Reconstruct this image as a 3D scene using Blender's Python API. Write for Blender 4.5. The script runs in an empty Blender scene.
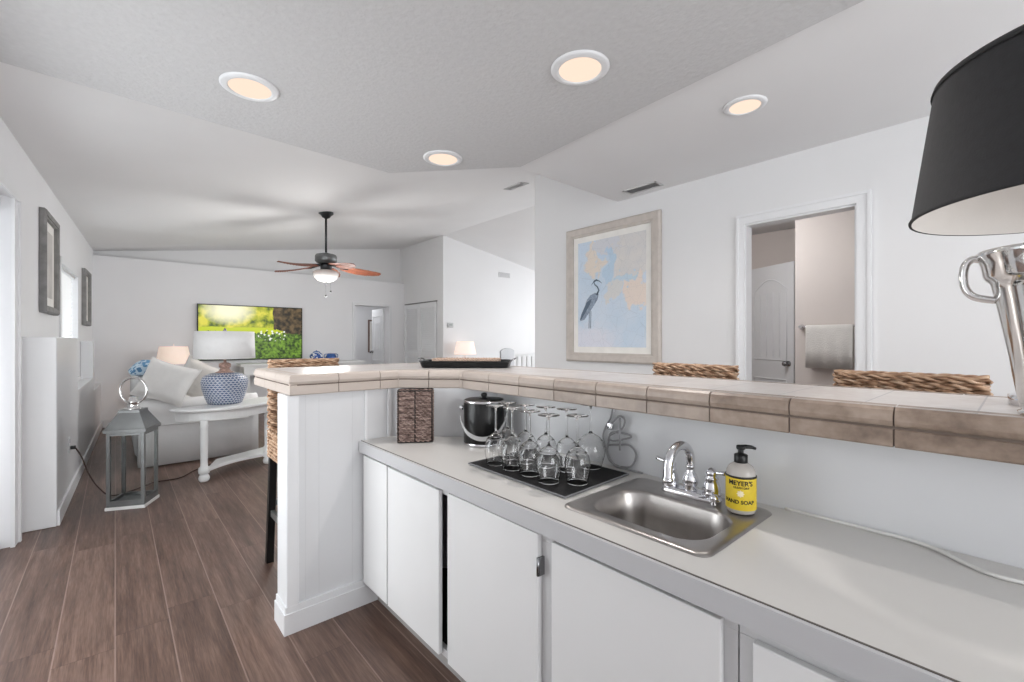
import bpy, math, random
from math import pi, sin, cos, radians as R
from mathutils import Vector, Matrix
random.seed(7)
S = bpy.context.scene
C = S.collection

# ------------------------------------------------------------------ camera, world, light, exposure
EYE = 1.2
cam = bpy.data.cameras.new('camera'); camo = bpy.data.objects.new('camera', cam); C.objects.link(camo)
cam.sensor_width = 36; cam.lens = 36 * 450 / 1024; cam.clip_start = .02
fwd = Vector((.66144, .75, 0))
camo.location = (0, 0, EYE); camo.rotation_euler = fwd.to_track_quat('-Z', 'Y').to_euler()
S.camera = camo
S.view_settings.view_transform = 'Standard'; S.view_settings.look = 'None'
S.view_settings.gamma = 1; S.view_settings.use_curve_mapping = False
S.view_settings.exposure = 0.06
w = bpy.data.worlds.new('sky'); S.world = w; w.use_nodes = True
bg = w.node_tree.nodes['Background']; bg.inputs[0].default_value = (.9, .95, 1, 1); bg.inputs[1].default_value = 1.3

def area(name, loc, target, sx, sy, watts, col=(1, 1, 1)):
    l = bpy.data.lights.new(name, 'AREA'); l.shape = 'RECTANGLE'; l.size = sx; l.size_y = sy
    l.energy = watts; l.color = col
    o = bpy.data.objects.new(name, l); C.objects.link(o); o.location = loc
    o.rotation_euler = (Vector(target) - Vector(loc)).to_track_quat('-Z', 'Z').to_euler()
    o.visible_camera = True
    return o
DAY = (.975, .987, 1)
area('fill_light_kitchen', (1.2, -2.52, 1.35), (1.2, 2, 2.6), 3.2, 1.5, 88, DAY)  # soft fill from an unseen window added behind the camera
area('daylight_sliding_door', (-.79, 2.62, 1.1), (2.6, 3.9, 1.5), 1.95, 1.9, 42, DAY)
area('daylight_living_window', (-.62, 6.2, 1.4), (3, 6.2, 1.9), 1.1, 1.1, 15, DAY)
area('fill_light_dining', (6.0, 3.60, 1.45), (4.6, 7.0, 2.1), 3.6, 1.8, 26, DAY)  # fill through an added, unseen window, aimed at dining and back walls
area('fill_light_east', (8.12, 5.0, 1.5), (-.3, 5.4, 3.2), 2.0, 1.5, 64, DAY)  # added fill for vault, left wall and back; its window is invented
area('fill_light_bathroom', (3.9, 1.65, 2.38), (4.9, 1.5, .6), .7, .5, 16, (.97, .965, .96))  # no fixture here; added to brighten the door leaf and towel
area('fill_light_hall', (3.8, 9.4, 2.3), (3.8, 9.4, 0), .6, .6, 11, DAY)  # unseen light without a fixture, added to brighten the hall

# ------------------------------------------------------------------ helpers
def lin(c):
    return tuple((x / 12.92 if x <= .04045 else ((x + .055) / 1.055) ** 2.4) for x in [v / 255 for v in c]) + (1,)

def newmat(name):
    m = bpy.data.materials.new(name); m.use_nodes = True
    nt = m.node_tree; b = nt.nodes['Principled BSDF']
    return m, nt, b

def mat(name, rgb, rough=.5, metal=0, var=.04, scale=8, bump=0, bscale=60, trans=0, ior=1.45, emis=None, es=0, coat=0, spec=.5, coords='Object'):
    m, nt, b = newmat(name)
    c = lin(rgb)
    if var and not trans:
        tc = nt.nodes.new('ShaderNodeTexCoord'); n = nt.nodes.new('ShaderNodeTexNoise'); n.inputs['Scale'].default_value = scale
        n.inputs['Detail'].default_value = 4
        nt.links.new(tc.outputs[coords], n.inputs['Vector'])
        r = nt.nodes.new('ShaderNodeValToRGB')
        r.color_ramp.elements[0].position = .3; r.color_ramp.elements[1].position = .7
        r.color_ramp.elements[0].color = tuple(x * (1 - var) for x in c[:3]) + (1,)
        r.color_ramp.elements[1].color = tuple(min(1, x * (1 + var)) for x in c[:3]) + (1,)
        nt.links.new(n.outputs['Fac'], r.inputs[0]); nt.links.new(r.outputs[0], b.inputs['Base Color'])
    else:
        b.inputs['Base Color'].default_value = c
    if bump:
        tc = nt.nodes.new('ShaderNodeTexCoord'); n = nt.nodes.new('ShaderNodeTexNoise'); n.inputs['Scale'].default_value = bscale
        nt.links.new(tc.outputs['Object'], n.inputs['Vector'])
        bp = nt.nodes.new('ShaderNodeBump'); bp.inputs['Strength'].default_value = bump; bp.inputs['Distance'].default_value = .01
        nt.links.new(n.outputs['Fac'], bp.inputs['Height']); nt.links.new(bp.outputs[0], b.inputs['Normal'])
    b.inputs['Roughness'].default_value = rough; b.inputs['Metallic'].default_value = metal
    b.inputs['Transmission Weight'].default_value = trans; b.inputs['IOR'].default_value = ior
    b.inputs['Coat Weight'].default_value = coat; b.inputs['Specular IOR Level'].default_value = spec
    if emis:
        b.inputs['Emission Color'].default_value = lin(emis); b.inputs['Emission Strength'].default_value = es
    return m

class MB:
    def __init__(s): s.v = []; s.f = []; s.sm = []; s.M = Matrix.Identity(4)
    def add(s, vs, fs, smooth=False):
        k = len(s.v); s.v += [tuple(s.M @ Vector(p)) for p in vs]
        s.f += [tuple(i + k for i in f) for f in fs]; s.sm += [smooth] * len(fs); return s
    def box(s, x0, x1, y0, y1, z0, z1):
        x0, x1 = sorted((x0, x1)); y0, y1 = sorted((y0, y1)); z0, z1 = sorted((z0, z1))
        vs = [(x, y, z) for z in (z0, z1) for x, y in ((x0, y0), (x1, y0), (x1, y1), (x0, y1))]
        return s.add(vs, [(3, 2, 1, 0), (4, 5, 6, 7), (0, 1, 5, 4), (1, 2, 6, 5), (2, 3, 7, 6), (3, 0, 4, 7)])
    def rbox(s, x0, x1, y0, y1, z0, z1, r=.01, n=4, smooth=True):
        # rounded box: stacked rounded rectangles
        h = z1 - z0; r = min(r, h / 2, (x1 - x0) / 2, (y1 - y0) / 2) * .999
        rings = []
        for k in range(n + 1):
            a = pi / 2 * k / n; rings.append((r * (1 - sin(a)), z0 + r * (1 - cos(a))))
        for k in range(n + 1):
            a = pi / 2 * (1 - k / n); rings.append((r * (1 - sin(a)), z1 - r * (1 - cos(a))))
        loops = [[(x, y, z) for x, y in rrect(x0 + i, x1 - i, y0 + i, y1 - i, max(r - i, .0004), 4)] for i, z in rings]
        return s.loft(loops, True, True, smooth)
    def prism(s, poly, z0, z1, smooth=False):
        n = len(poly); vs = [(x, y, z0) for x, y in poly] + [(x, y, z1) for x, y in poly]
        area_ = sum(poly[i][0] * poly[(i + 1) % n][1] - poly[(i + 1) % n][0] * poly[i][1] for i in range(n))
        fs = [tuple(range(n))[::-1], tuple(range(n, 2 * n))] + [(i, (i + 1) % n, n + (i + 1) % n, n + i) for i in range(n)]
        if area_ < 0: fs = [f[::-1] for f in fs]
        return s.add(vs, fs, smooth)
    def loft(s, loops, cap0=False, cap1=False, smooth=True, closed=True):
        n = len(loops[0]); vs = [p for l in loops for p in l]; fs = []
        for i in range(len(loops) - 1):
            for j in range(n if closed else n - 1):
                a, b = i * n + j, i * n + (j + 1) % n
                fs.append((a, b, b + n, a + n))
        s.add(vs, fs, smooth)
        k = len(s.v) - len(vs)
        if cap0: s.f.append(tuple(range(k + n - 1, k - 1, -1))); s.sm.append(False)
        if cap1: e = k + n * (len(loops) - 1); s.f.append(tuple(range(e, e + n))); s.sm.append(False)
        return s
    def lathe(s, prof, n=32, cx=0, cy=0, smooth=True, cap=True):
        loops = [[(cx + max(r, 1e-5) * cos(2 * pi * j / n), cy + max(r, 1e-5) * sin(2 * pi * j / n), z) for j in range(n)] for r, z in prof]
        return s.loft(loops, cap, cap, smooth)
    def tube(s, pts, r, n=8, closed=False, caps=True):
        P = [Vector(p) for p in pts]; m = len(P); loops = []; up = None
        for i, p in enumerate(P):
            if closed: t = P[(i + 1) % m] - P[i - 1]
            else: t = P[min(i + 1, m - 1)] - P[max(i - 1, 0)]
            t.normalize()
            if up is None: up = Vector((0, 0, 1)) if abs(t.z) < .9 else Vector((1, 0, 0))
            a = t.cross(up)
            if a.length < 1e-4: a = t.cross(Vector((0, 1, 0)))
            a.normalize(); b = a.cross(t).normalized(); up = b
            rr = r[i] if isinstance(r, (list, tuple)) else r
            loops.append([tuple(p + a * rr * cos(2 * pi * j / n) - b * rr * sin(2 * pi * j / n)) for j in range(n)])
        if closed: loops.append(loops[0])
        return s.loft(loops, caps and not closed, caps and not closed, True)
    def sphere(s, c, rx, ry=None, rz=None, nu=20, nv=12):
        ry = ry or rx; rz = rz or rx; loops = []
        for i in range(nv + 1):
            a = -pi / 2 + pi * i / nv; q = max(cos(a), 1e-3)
            loops.append([(c[0] + rx * q * cos(2 * pi * j / nu), c[1] + ry * q * sin(2 * pi * j / nu), c[2] + rz * sin(a)) for j in range(nu)])
        return s.loft(loops, True, True, True)
    def build(s, name, m, parent=None, loc=None, rz=0, bevel=0, bseg=2):
        me = bpy.data.meshes.new(name); me.from_pydata(s.v, [], s.f)
        me.polygons.foreach_set('use_smooth', s.sm); me.materials.append(m); me.update()
        o = bpy.data.objects.new(name, me); C.objects.link(o)
        if parent: o.parent = parent
        if loc: o.location = loc
        if rz: o.rotation_euler.z = rz
        if bevel:
            b = o.modifiers.new('bevel', 'BEVEL'); b.width = bevel; b.segments = bseg; b.limit_method = 'ANGLE'; b.angle_limit = R(40)
            b.harden_normals = False
        return o

def rrect(x0, x1, y0, y1, r, n=6):
    pts = []
    for cx, cy, a0 in ((x1 - r, y1 - r, 0), (x0 + r, y1 - r, pi / 2), (x0 + r, y0 + r, pi), (x1 - r, y0 + r, 3 * pi / 2)):
        for k in range(n + 1):
            a = a0 + pi / 2 * k / n; pts.append((cx + r * cos(a), cy + r * sin(a)))
    return pts

def bez(pts, n=12):
    P = [Vector(p) for p in pts]; out = []
    for i in range(len(P) - 1):
        p0, p1, p2, p3 = P[max(i - 1, 0)], P[i], P[i + 1], P[min(i + 2, len(P) - 1)]
        for k in range(n):
            t = k / n
            out.append(.5 * ((2 * p1) + (-p0 + p2) * t + (2 * p0 - 5 * p1 + 4 * p2 - p3) * t * t + (-p0 + 3 * p1 - 3 * p2 + p3) * t ** 3))
    out.append(P[-1]); return out

def tag(o, label, cat, group=None):
    o['label'] = label; o['category'] = cat
    if group: o['group'] = group
    return o
def thing(name, label, cat, loc=(0, 0, 0), rz=0, group=None):
    o = bpy.data.objects.new(name, None); C.objects.link(o); o.location = loc; o.rotation_euler = (0, 0, rz); o.empty_display_size = .05
    return tag(o, label, cat, group)
def struct(o): o['kind'] = 'structure'; return o
def copy_tree(o, parent=None):
    c = o.copy(); C.objects.link(c); c.parent = parent
    for ch in [x for x in S.objects if x.parent == o]: copy_tree(ch, c)
    return c

# ------------------------------------------------------------------ materials
WALL = mat('wall_paint', (226, 226, 227), .55, var=.012, scale=2, bump=.03, bscale=90)
WALL2 = mat('wall_paint_cool', (233, 233, 235), .55, var=.012, scale=2, bump=.03, bscale=90)
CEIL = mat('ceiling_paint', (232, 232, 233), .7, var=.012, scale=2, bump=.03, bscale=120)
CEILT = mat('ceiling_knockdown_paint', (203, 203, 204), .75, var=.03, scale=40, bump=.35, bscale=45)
TRIM = mat('trim_gloss_white', (228, 229, 231), .3, var=.01)
BATHW = mat('bathroom_wall_paint', (228, 219, 214), .6, var=.01)
CABW = mat('cabinet_white', (234, 234, 234), .35, var=.015, scale=3)
CABG = mat('cabinet_frame_white', (208, 208, 209), .4, var=.02, scale=4)
DARKIN = mat('cabinet_inside_painted_shade', (40, 38, 37), .9)
BARW = mat('bar_wall_paint', (218, 219, 221), .4, var=.012, scale=2)
LAM = mat('laminate_counter', (205, 203, 200), .32, var=.012, scale=3)
LAMEDGE = mat('laminate_edge', (196, 196, 198), .4, var=.02, scale=3)
SEAM = mat('laminate_seam', (98, 92, 88), .6)
STEEL = mat('stainless_brushed', (172, 168, 165), .31, 1, var=.05, scale=30)
CHROME = mat('chrome', (225, 225, 228), .05, 1, var=0)
SILVER = mat('polished_silver', (222, 221, 220), .09, 1, var=.02, scale=6, bump=.05, bscale=14)
GLASS = mat('clear_glass', (255, 255, 255), .0, trans=1, ior=1.45)
PANE = mat('pane_glass', (250, 252, 252), .0, trans=1, ior=1.1)
BLACK = mat('black_plastic', (16, 16, 16), .35)
BLACKL = mat('black_vinyl', (14, 14, 15), .3, var=.1)
MATB = mat('mat_black_microfiber', (24, 24, 25), .9, bump=.4, bscale=400)
MATE = mat('mat_grey_binding', (120, 120, 122), .8)
BRONZE = mat('fan_dark_bronze', (62, 64, 66), .35, .7)
NICKEL = mat('fan_motor_grey', (112, 114, 114), .35, .7)
BLADE = mat('palm_blade_wood', (128, 76, 56), .5, var=.25, scale=22)
GREYW = mat('weathered_grey_wood', (132, 131, 130), .6, var=.18, scale=14)
GREYM = mat('lantern_grey_metal', (112, 113, 113), .38, .6, var=.1, scale=12)
PRINTM = mat('mat_board', (238, 236, 232), .7)
LEGB = mat('stool_leg_black', (18, 17, 17), .4)
STRETCH = mat('stool_stretcher_metal', (150, 152, 152), .35, .8)
FABW = mat('slipcover_white', (226, 226, 226), .9, var=.03, scale=5, bump=.25, bscale=9)
FABP = mat('pillow_white', (234, 233, 231), .95, bump=.3, bscale=16)
FABC = mat('pillow_cream', (221, 217, 212), .95, bump=.3, bscale=30)
PAINTW = mat('painted_wood_white', (228, 229, 229), .4, var=.015)
SHADEW = mat('lamp_shade_white_linen', (236, 236, 236), .8, var=.02, scale=40, bump=.1, bscale=200)
SHADEP = mat('lamp_shade_warm', (240, 222, 210), .8, emis=(255, 226, 208), es=.35)
SHADEBK = mat('lamp_shade_black_fabric', (40, 40, 42), .75, var=.12, scale=60, bump=.12, bscale=300)
SHADEIN = mat('lamp_shade_lining', (198, 194, 190), .85, bump=.05, bscale=200)
TRAYB = mat('tray_black_metal', (34, 35, 36), .3, .3)
WOVENL = mat('woven_light_fiber', (190, 165, 148), .8, var=.2, scale=60)
TOWEL = mat('towel_white', (236, 233, 229), .95, bump=.5, bscale=150)
CORDW = mat('cord_white', (222, 221, 218), .45)
CORDG = mat('cord_grey', (150, 150, 151), .45)
CORDBR = mat('cord_brown', (62, 44, 38), .5)
VENTM = mat('vent_metal_white', (205, 205, 206), .4)
VENTD = mat('vent_dark', (96, 96, 98), .8)
HINGE = mat('hinge_nickel', (150, 150, 152), .25, 1)
DIFF = mat('downlight_diffuser', (120, 116, 112), .6, emis=(255, 229, 209), es=.80, var=0)
BLUEG = mat('blue_white_porcelain', (90, 120, 175), .15, coat=.5)
BOTTLE = mat('soap_bottle_frosted', (226, 220, 212), .25, var=.02, trans=.35)
INK = mat('label_ink', (32, 30, 24), .5, var=0)

def wicker_mat(name, a, b_, c_):
    m, nt, b = newmat(name)
    tc = nt.nodes.new('ShaderNodeTexCoord'); n = nt.nodes.new('ShaderNodeTexNoise'); n.inputs['Scale'].default_value = 55; n.inputs['Detail'].default_value = 5
    mp = nt.nodes.new('ShaderNodeMapping'); mp.inputs['Scale'].default_value = (.5, .5, 2)
    nt.links.new(tc.outputs['Object'], mp.inputs[0]); nt.links.new(mp.outputs[0], n.inputs['Vector'])
    r = nt.nodes.new('ShaderNodeValToRGB'); e = r.color_ramp.elements
    e[0].position = .32; e[0].color = lin(a); e[1].position = .68; e[1].color = lin(c_)
    k = e.new(.5); k.color = lin(b_)
    nt.links.new(n.outputs['Fac'], r.inputs[0]); nt.links.new(r.outputs[0], b.inputs['Base Color']); b.inputs['Roughness'].default_value = .6
    return m
WICK = wicker_mat('stool_wicker', (122, 88, 64), (172, 138, 110), (210, 184, 160))
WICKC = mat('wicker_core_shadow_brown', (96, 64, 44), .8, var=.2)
WICKD = wicker_mat('basket_wicker_dark', (92, 72, 66), (136, 114, 106), (176, 154, 144))

def N(nt, typ, **kw):
    n = nt.nodes.new(typ)
    for k, v in kw.items(): setattr(n, k, v)
    return n
def math_(nt, op, a, b=None, c=None, clamp=False):
    n = nt.nodes.new('ShaderNodeMath'); n.operation = op; n.use_clamp = clamp
    for i, x in enumerate((a, b, c)):
        if x is None: continue
        if isinstance(x, (int, float)): n.inputs[i].default_value = x
        else: nt.links.new(x, n.inputs[i])
    return n.outputs[0]
def mixc(nt, f, a, b):
    n = nt.nodes.new('ShaderNodeMix'); n.data_type = 'RGBA'
    for i, x in ((0, f), (6, a), (7, b)):
        if isinstance(x, (int, float)): n.inputs[i].default_value = x
        elif isinstance(x, tuple): n.inputs[i].default_value = x
        else: nt.links.new(x, n.inputs[i])
    return n.outputs[2]
def xyz(nt):
    tc = nt.nodes.new('ShaderNodeTexCoord'); s = nt.nodes.new('ShaderNodeSeparateXYZ'); nt.links.new(tc.outputs['Object'], s.inputs[0])
    return tc.outputs['Object'], s.outputs
def noise(nt, vec, scale, detail=3, sc=None):
    n = nt.nodes.new('ShaderNodeTexNoise'); n.inputs['Scale'].default_value = scale; n.inputs['Detail'].default_value = detail
    if sc:
        mp = nt.nodes.new('ShaderNodeMapping'); mp.inputs['Scale'].default_value = sc; nt.links.new(vec, mp.inputs[0]); vec = mp.outputs[0]
    nt.links.new(vec, n.inputs['Vector']); return n.outputs['Fac']

def floor_material():
    m, nt, b = newmat('floor_planks')
    v, (x, y, z) = xyz(nt)
    wd = .1765
    xs = math_(nt, 'DIVIDE', x, wd); row = math_(nt, 'FLOOR', xs); fx = math_(nt, 'FRACT', xs)
    off = math_(nt, 'FRACT', math_(nt, 'MULTIPLY', math_(nt, 'SINE', math_(nt, 'MULTIPLY', row, 12.9898)), 43758.5))
    ys = math_(nt, 'ADD', math_(nt, 'DIVIDE', y, 1.22), off); col = math_(nt, 'FLOOR', ys); fy = math_(nt, 'FRACT', ys)
    cb = nt.nodes.new('ShaderNodeCombineXYZ'); nt.links.new(row, cb.inputs[0]); nt.links.new(col, cb.inputs[1])
    wn = nt.nodes.new('ShaderNodeTexWhiteNoise'); nt.links.new(cb.outputs[0], wn.inputs['Vector'])
    add = nt.nodes.new('ShaderNodeVectorMath'); add.operation = 'MULTIPLY_ADD'
    nt.links.new(cb.outputs[0], add.inputs[0]); add.inputs[1].default_value = (3.1, 7.7, 0); nt.links.new(v, add.inputs[2])
    g1 = noise(nt, add.outputs[0], 1, 6, (26, 1.7, 1)); g2 = noise(nt, add.outputs[0], 1, 4, (120, 5, 1))
    g3 = noise(nt, add.outputs[0], 1, 5, (300, 14, 1))
    g = math_(nt, 'ADD', math_(nt, 'ADD', math_(nt, 'MULTIPLY', g1, .45), math_(nt, 'MULTIPLY', g2, .30)), math_(nt, 'MULTIPLY', g3, .25))
    g = math_(nt, 'ADD', g, math_(nt, 'MULTIPLY', math_(nt, 'SUBTRACT', wn.outputs['Value'], .5), .10))
    r = nt.nodes.new('ShaderNodeValToRGB'); e = r.color_ramp.elements
    e[0].position = .33; e[0].color = lin((66, 48, 41)); e[1].position = .66; e[1].color = lin((128, 104, 92))
    k = e.new(.5); k.color = lin((98, 76, 66)); nt.links.new(g, r.inputs[0])
    dx = math_(nt, 'MINIMUM', fx, math_(nt, 'SUBTRACT', 1, fx))
    gx = math_(nt, 'LESS_THAN', dx, .013)
    dy = math_(nt, 'MINIMUM', fy, math_(nt, 'SUBTRACT', 1, fy)); gy = math_(nt, 'LESS_THAN', dy, .0018)
    c = mixc(nt, math_(nt, 'MULTIPLY', gx, .75), r.outputs[0], lin((146, 124, 114)))
    c = mixc(nt, math_(nt, 'MULTIPLY', gy, .4), c, lin((70, 50, 44)))
    nt.links.new(c, b.inputs['Base Color'])
    b.inputs['Roughness'].default_value = .38
    bp = nt.nodes.new('ShaderNodeBump'); bp.inputs['Strength'].default_value = .12; bp.inputs['Distance'].default_value = .004
    nt.links.new(g, bp.inputs['Height']); nt.links.new(bp.outputs[0], b.inputs['Normal'])
    return m
FLOOR = floor_material()

def tile_material(name, base, dark, light, grout, spacing=None, y0=0, rough=.3, pale=None):
    m, nt, b = newmat(name)
    v, (x, y, z) = xyz(nt)
    n1 = noise(nt, v, 5, 6, (1, 1, 2.5)); n2 = noise(nt, v, 38, 5)
    g = math_(nt, 'ADD', math_(nt, 'MULTIPLY', n1, .6), math_(nt, 'MULTIPLY', n2, .4))
    r = nt.nodes.new('ShaderNodeValToRGB'); e = r.color_ramp.elements
    e[0].position = .34; e[0].color = lin(dark); e[1].position = .64; e[1].color = lin(light); k = e.new(.48); k.color = lin(base)
    nt.links.new(g, r.inputs[0]); c = r.outputs[0]
    if pale:
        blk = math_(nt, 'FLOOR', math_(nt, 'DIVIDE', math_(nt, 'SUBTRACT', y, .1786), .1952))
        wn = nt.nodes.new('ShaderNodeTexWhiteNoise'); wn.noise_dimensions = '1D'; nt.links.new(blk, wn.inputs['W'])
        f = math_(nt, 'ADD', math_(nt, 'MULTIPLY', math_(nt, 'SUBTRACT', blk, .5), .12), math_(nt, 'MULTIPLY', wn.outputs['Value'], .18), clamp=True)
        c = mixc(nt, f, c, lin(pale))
    if spacing:
        fy = math_(nt, 'FRACT', math_(nt, 'DIVIDE', math_(nt, 'SUBTRACT', y, y0), spacing))
        gy = math_(nt, 'LESS_THAN', math_(nt, 'MINIMUM', fy, math_(nt, 'SUBTRACT', 1, fy)), .010)
        fx = math_(nt, 'FRACT', math_(nt, 'DIVIDE', math_(nt, 'SUBTRACT', x, 1.283), spacing))
        gx = math_(nt, 'LESS_THAN', math_(nt, 'MINIMUM', fx, math_(nt, 'SUBTRACT', 1, fx)), .008)
        c = mixc(nt, math_(nt, 'MULTIPLY', gx, .12), c, lin(grout))
        c = mixc(nt, math_(nt, 'MULTIPLY', gy, .8), c, lin(grout))
    nt.links.new(c, b.inputs['Base Color']); b.inputs['Roughness'].default_value = rough
    return m
TILETOP = tile_material('bar_tile_top', (200, 194, 191), (188, 180, 175), (210, 206, 203), (150, 148, 152), .18, .058, .28)
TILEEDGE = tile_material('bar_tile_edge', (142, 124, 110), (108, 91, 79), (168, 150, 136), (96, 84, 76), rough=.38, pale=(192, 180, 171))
GROUT = mat('tile_grout', (104, 92, 84), .8)

# ------------------------------------------------------------------ room shell
LW = lambda y: -.65 + .05 * y                    # inner face of the left wall
def left_seg(mb, y0, y1, z0, z1, a=0.0, b=.14): return mb.prism([(LW(y0) + a, y0), (LW(y1) + a, y1), (LW(y1) - b, y1), (LW(y0) - b, y0)], z0, z1)
struct(MB().prism([(-1, -2.7), (8.4, -2.7), (8.4, 10.7), (-1, 10.7)], -.1, 0).build('floor', FLOOR))
mb = MB()
left_seg(mb, -2.7, 1.6, 0, 2.6); left_seg(mb, 1.6, 3.9, 2.04, 2.6); left_seg(mb, 3.9, 5.6, 0, 2.6)
left_seg(mb, 5.6, 6.8, 0, .8); left_seg(mb, 5.6, 6.8, 1.95, 2.6); left_seg(mb, 6.8, 8.6, 0, 2.6)
struct(mb.build('wall_left', WALL2))
# back wall: lower wall with a ledge, recessed wall above
mb = MB()
mb.box(-.4, 3.42, 8.4, 8.62, 0, 2.38).box(4.12, 4.6, 8.4, 8.62, 0, 2.38).box(3.42, 4.12, 8.4, 8.62, 1.885, 2.38)
struct(mb.build('wall_back', WALL2))
struct(MB().box(-.6, 4.6, 8.56, 8.72, 2.3, 3.4).build('wall_back_upper', WALL))
# closet / dining block to the right of the ridge
struct(MB().box(4.45, 8.4, 6.93, 8.8, 0, 3.3).build('wall_dining', WALL, bevel=.008))
mb = MB(); mb.box(8.2, 8.35, 3.3, 4.0, 0, 3.3).box(8.2, 8.35, 6.4, 7, 0, 3.3).box(8.2, 8.35, 4.0, 6.4, 0, .7).box(8.2, 8.35, 4.0, 6.4, 2.3, 3.3); struct(mb.build('wall_far_right', WALL))
mb = MB(); mb.box(3.46, 4.1, 3.32, 3.44, 0, 3.2).box(7.9, 8.3, 3.32, 3.44, 0, 3.2).box(4.1, 7.9, 3.32, 3.44, 0, .5).box(4.1, 7.9, 3.32, 3.44, 2.4, 3.3)
struct(mb.build('wall_dining_side', WALL))
# right wall with the bathroom doorway
mb = MB(); mb.box(3.36, 3.46, -2.7, .66, 0, 2.6).box(3.36, 3.46, .66, 1.305, 2.03, 2.6).box(3.36, 3.46, 1.305, 2.3, 0, 2.6).box(3.36, 3.46, 2.3, 3.44, 0, 3.3)
struct(mb.build('wall_right', WALL))
# wall behind the camera with an added window opening for light
mb = MB(); mb.box(-1, -.4, -2.75, -2.6, 0, 2.6).box(2.8, 3.46, -2.75, -2.6, 0, 2.6).box(-.4, 2.8, -2.75, -2.6, 0, .7).box(-.4, 2.8, -2.75, -2.6, 2.2, 2.6)
struct(mb.build('wall_front', WALL))
# ceilings
K = [(-.95, 2.88), (1.47, 2.99), (2.095, 2.29), (1.98, .366), (1.80, -2.7), (-.95, -2.7)]
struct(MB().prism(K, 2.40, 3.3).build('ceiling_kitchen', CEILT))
struct(MB().prism([(1.6, -2.7), (3.40, -2.7), (3.40, 2.385), (1.75, 2.385)], 2.44, 3.3).build('ceiling_bar', CEIL))
VZ = lambda x: 2.44 + .142 * (x + .3)
zr = VZ(4.45)
def slab(x0, z0, x1, z1, y0, y1, t=.1):
    return MB().add([(x0, y0, z0), (x1, y0, z1), (x1, y1, z1), (x0, y1, z0), (x0, y0, z0 + t), (x1, y0, z1 + t), (x1, y1, z1 + t), (x0, y1, z0 + t)],
                    [(0, 3, 2, 1), (4, 5, 6, 7), (0, 1, 5, 4), (1, 2, 6, 5), (2, 3, 7, 6), (3, 0, 4, 7)])
struct(slab(-.9, VZ(-.9), 4.45, zr, 2.2, 8.8).build('ceiling_vault_left', CEIL))
struct(slab(4.45, zr, 8.4, zr - .175 * 3.95, 2.2, 8.8).build('ceiling_vault_right', CEIL))
# bathroom and hall behind the two doorways
mb = MB(); mb.box(4.65, 4.75, -1.2, 1.37, 0, 2.5).box(5.6, 5.7, 1.0, 2.6, 0, 2.5).box(3.46, 5.7, 2.5, 2.6, 0, 2.5).box(4.75, 5.7, 1.0, 1.1, 0, 2.5).box(3.46, 4.75, -1.3, -1.2, 0, 2.5)
struct(mb.build('wall_bathroom', BATHW))
struct(MB().box(3.46, 5.7, -1.3, 2.6, 2.44, 2.5).build('ceiling_bathroom', CEIL))
mb = MB(); mb.box(2.6, 5.0, 10.4, 10.5, 0, 2.5).box(2.6, 2.7, 8.62, 10.4, 0, 2.5).box(4.9, 5.0, 8.8, 10.4, 0, 2.5)
struct(mb.build('wall_hall', WALL2)); struct(MB().box(2.6, 5.0, 8.62, 10.5, 2.42, 2.5).build('ceiling_hall', CEIL))
# baseboards and casings
mb = MB(); left_seg(mb, 5.0, 8.4, 0, .11, .012, 0); struct(mb.build('baseboard_left', TRIM))
struct(MB().box(-.2, 3.36, 8.385, 8.4, 0, .11).build('baseboard_back', TRIM, bevel=.003))
mb = MB(); mb.box(3.345, 3.36, 1.36, 3.44, 0, .11).box(3.345, 3.36, -2.6, .58, 0, .11); struct(mb.build('baseboard_right', TRIM))
mb = MB()
for y0, y1, z0, z1 in ((.588, .66, 0, 2.03), (1.305, 1.357, 0, 2.03), (.588, 1.357, 2.03, 2.095)): mb.box(3.346, 3.36, y0, y1, z0, z1)
for y0, y1, z0, z1 in ((.588, .606, 0, 2.077), (1.341, 1.357, 0, 2.077), (.588, 1.357, 2.077, 2.095)): mb.box(3.338, 3.346, y0, y1, z0, z1)
mb.box(3.36, 3.46, .66, .672, 0, 2.03).box(3.36, 3.46, 1.297, 1.305, 0, 2.03).box(3.36, 3.46, .672, 1.297, 2.018, 2.03)
struct(mb.build('trim_1', TRIM))
mb = MB(); left_seg(mb, 3.88, 3.955, 0, 2.03, .018, 0); left_seg(mb, 3.955, 3.985, 0, 2.03, .030, 0); left_seg(mb, 1.52, 1.62, 0, 2.03, .018, 0); left_seg(mb, 1.52, 3.985, 2.0301, 2.11, .022, 0)

struct(mb.build('trim_2', TRIM))
mb = MB(); mb.box(3.37, 3.42, 8.385, 8.4, 0, 1.885).box(4.12, 4.17, 8.385, 8.4, 0, 1.885).box(3.37, 4.17, 8.385, 8.4, 1.885, 1.93); struct(mb.build('trim_3', TRIM))

# pony wall along the left wall, with its low far end
PX = lambda y: -.283 + .032 * (y - 4.13)
mb = MB()
def pony(y0, y1, z0, z1): mb.prism([(PX(y0), y0), (PX(y1), y1), (LW(y1) + .001, y1), (LW(y0) + .001, y0)], z0, z1)
pony(4.13, 5.42, 0, 1.225); pony(5.42, 7.04, 0, .775); pony(7.04, 7.25, 0, 1.2); pony(7.25, 8.4, 0, .62)
struct(mb.build('wall_left_low', mat('pony_wall_gloss', (224, 225, 227), .3, var=.01), bevel=.006))
mb = MB(); mb.prism([(PX(4.14) + .014, 4.14), (PX(8.38) + .014, 8.38), (PX(8.38), 8.38), (PX(4.14), 4.14)], 0, .10)
struct(mb.build('baseboard_left_low', TRIM, bevel=.003))

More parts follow.
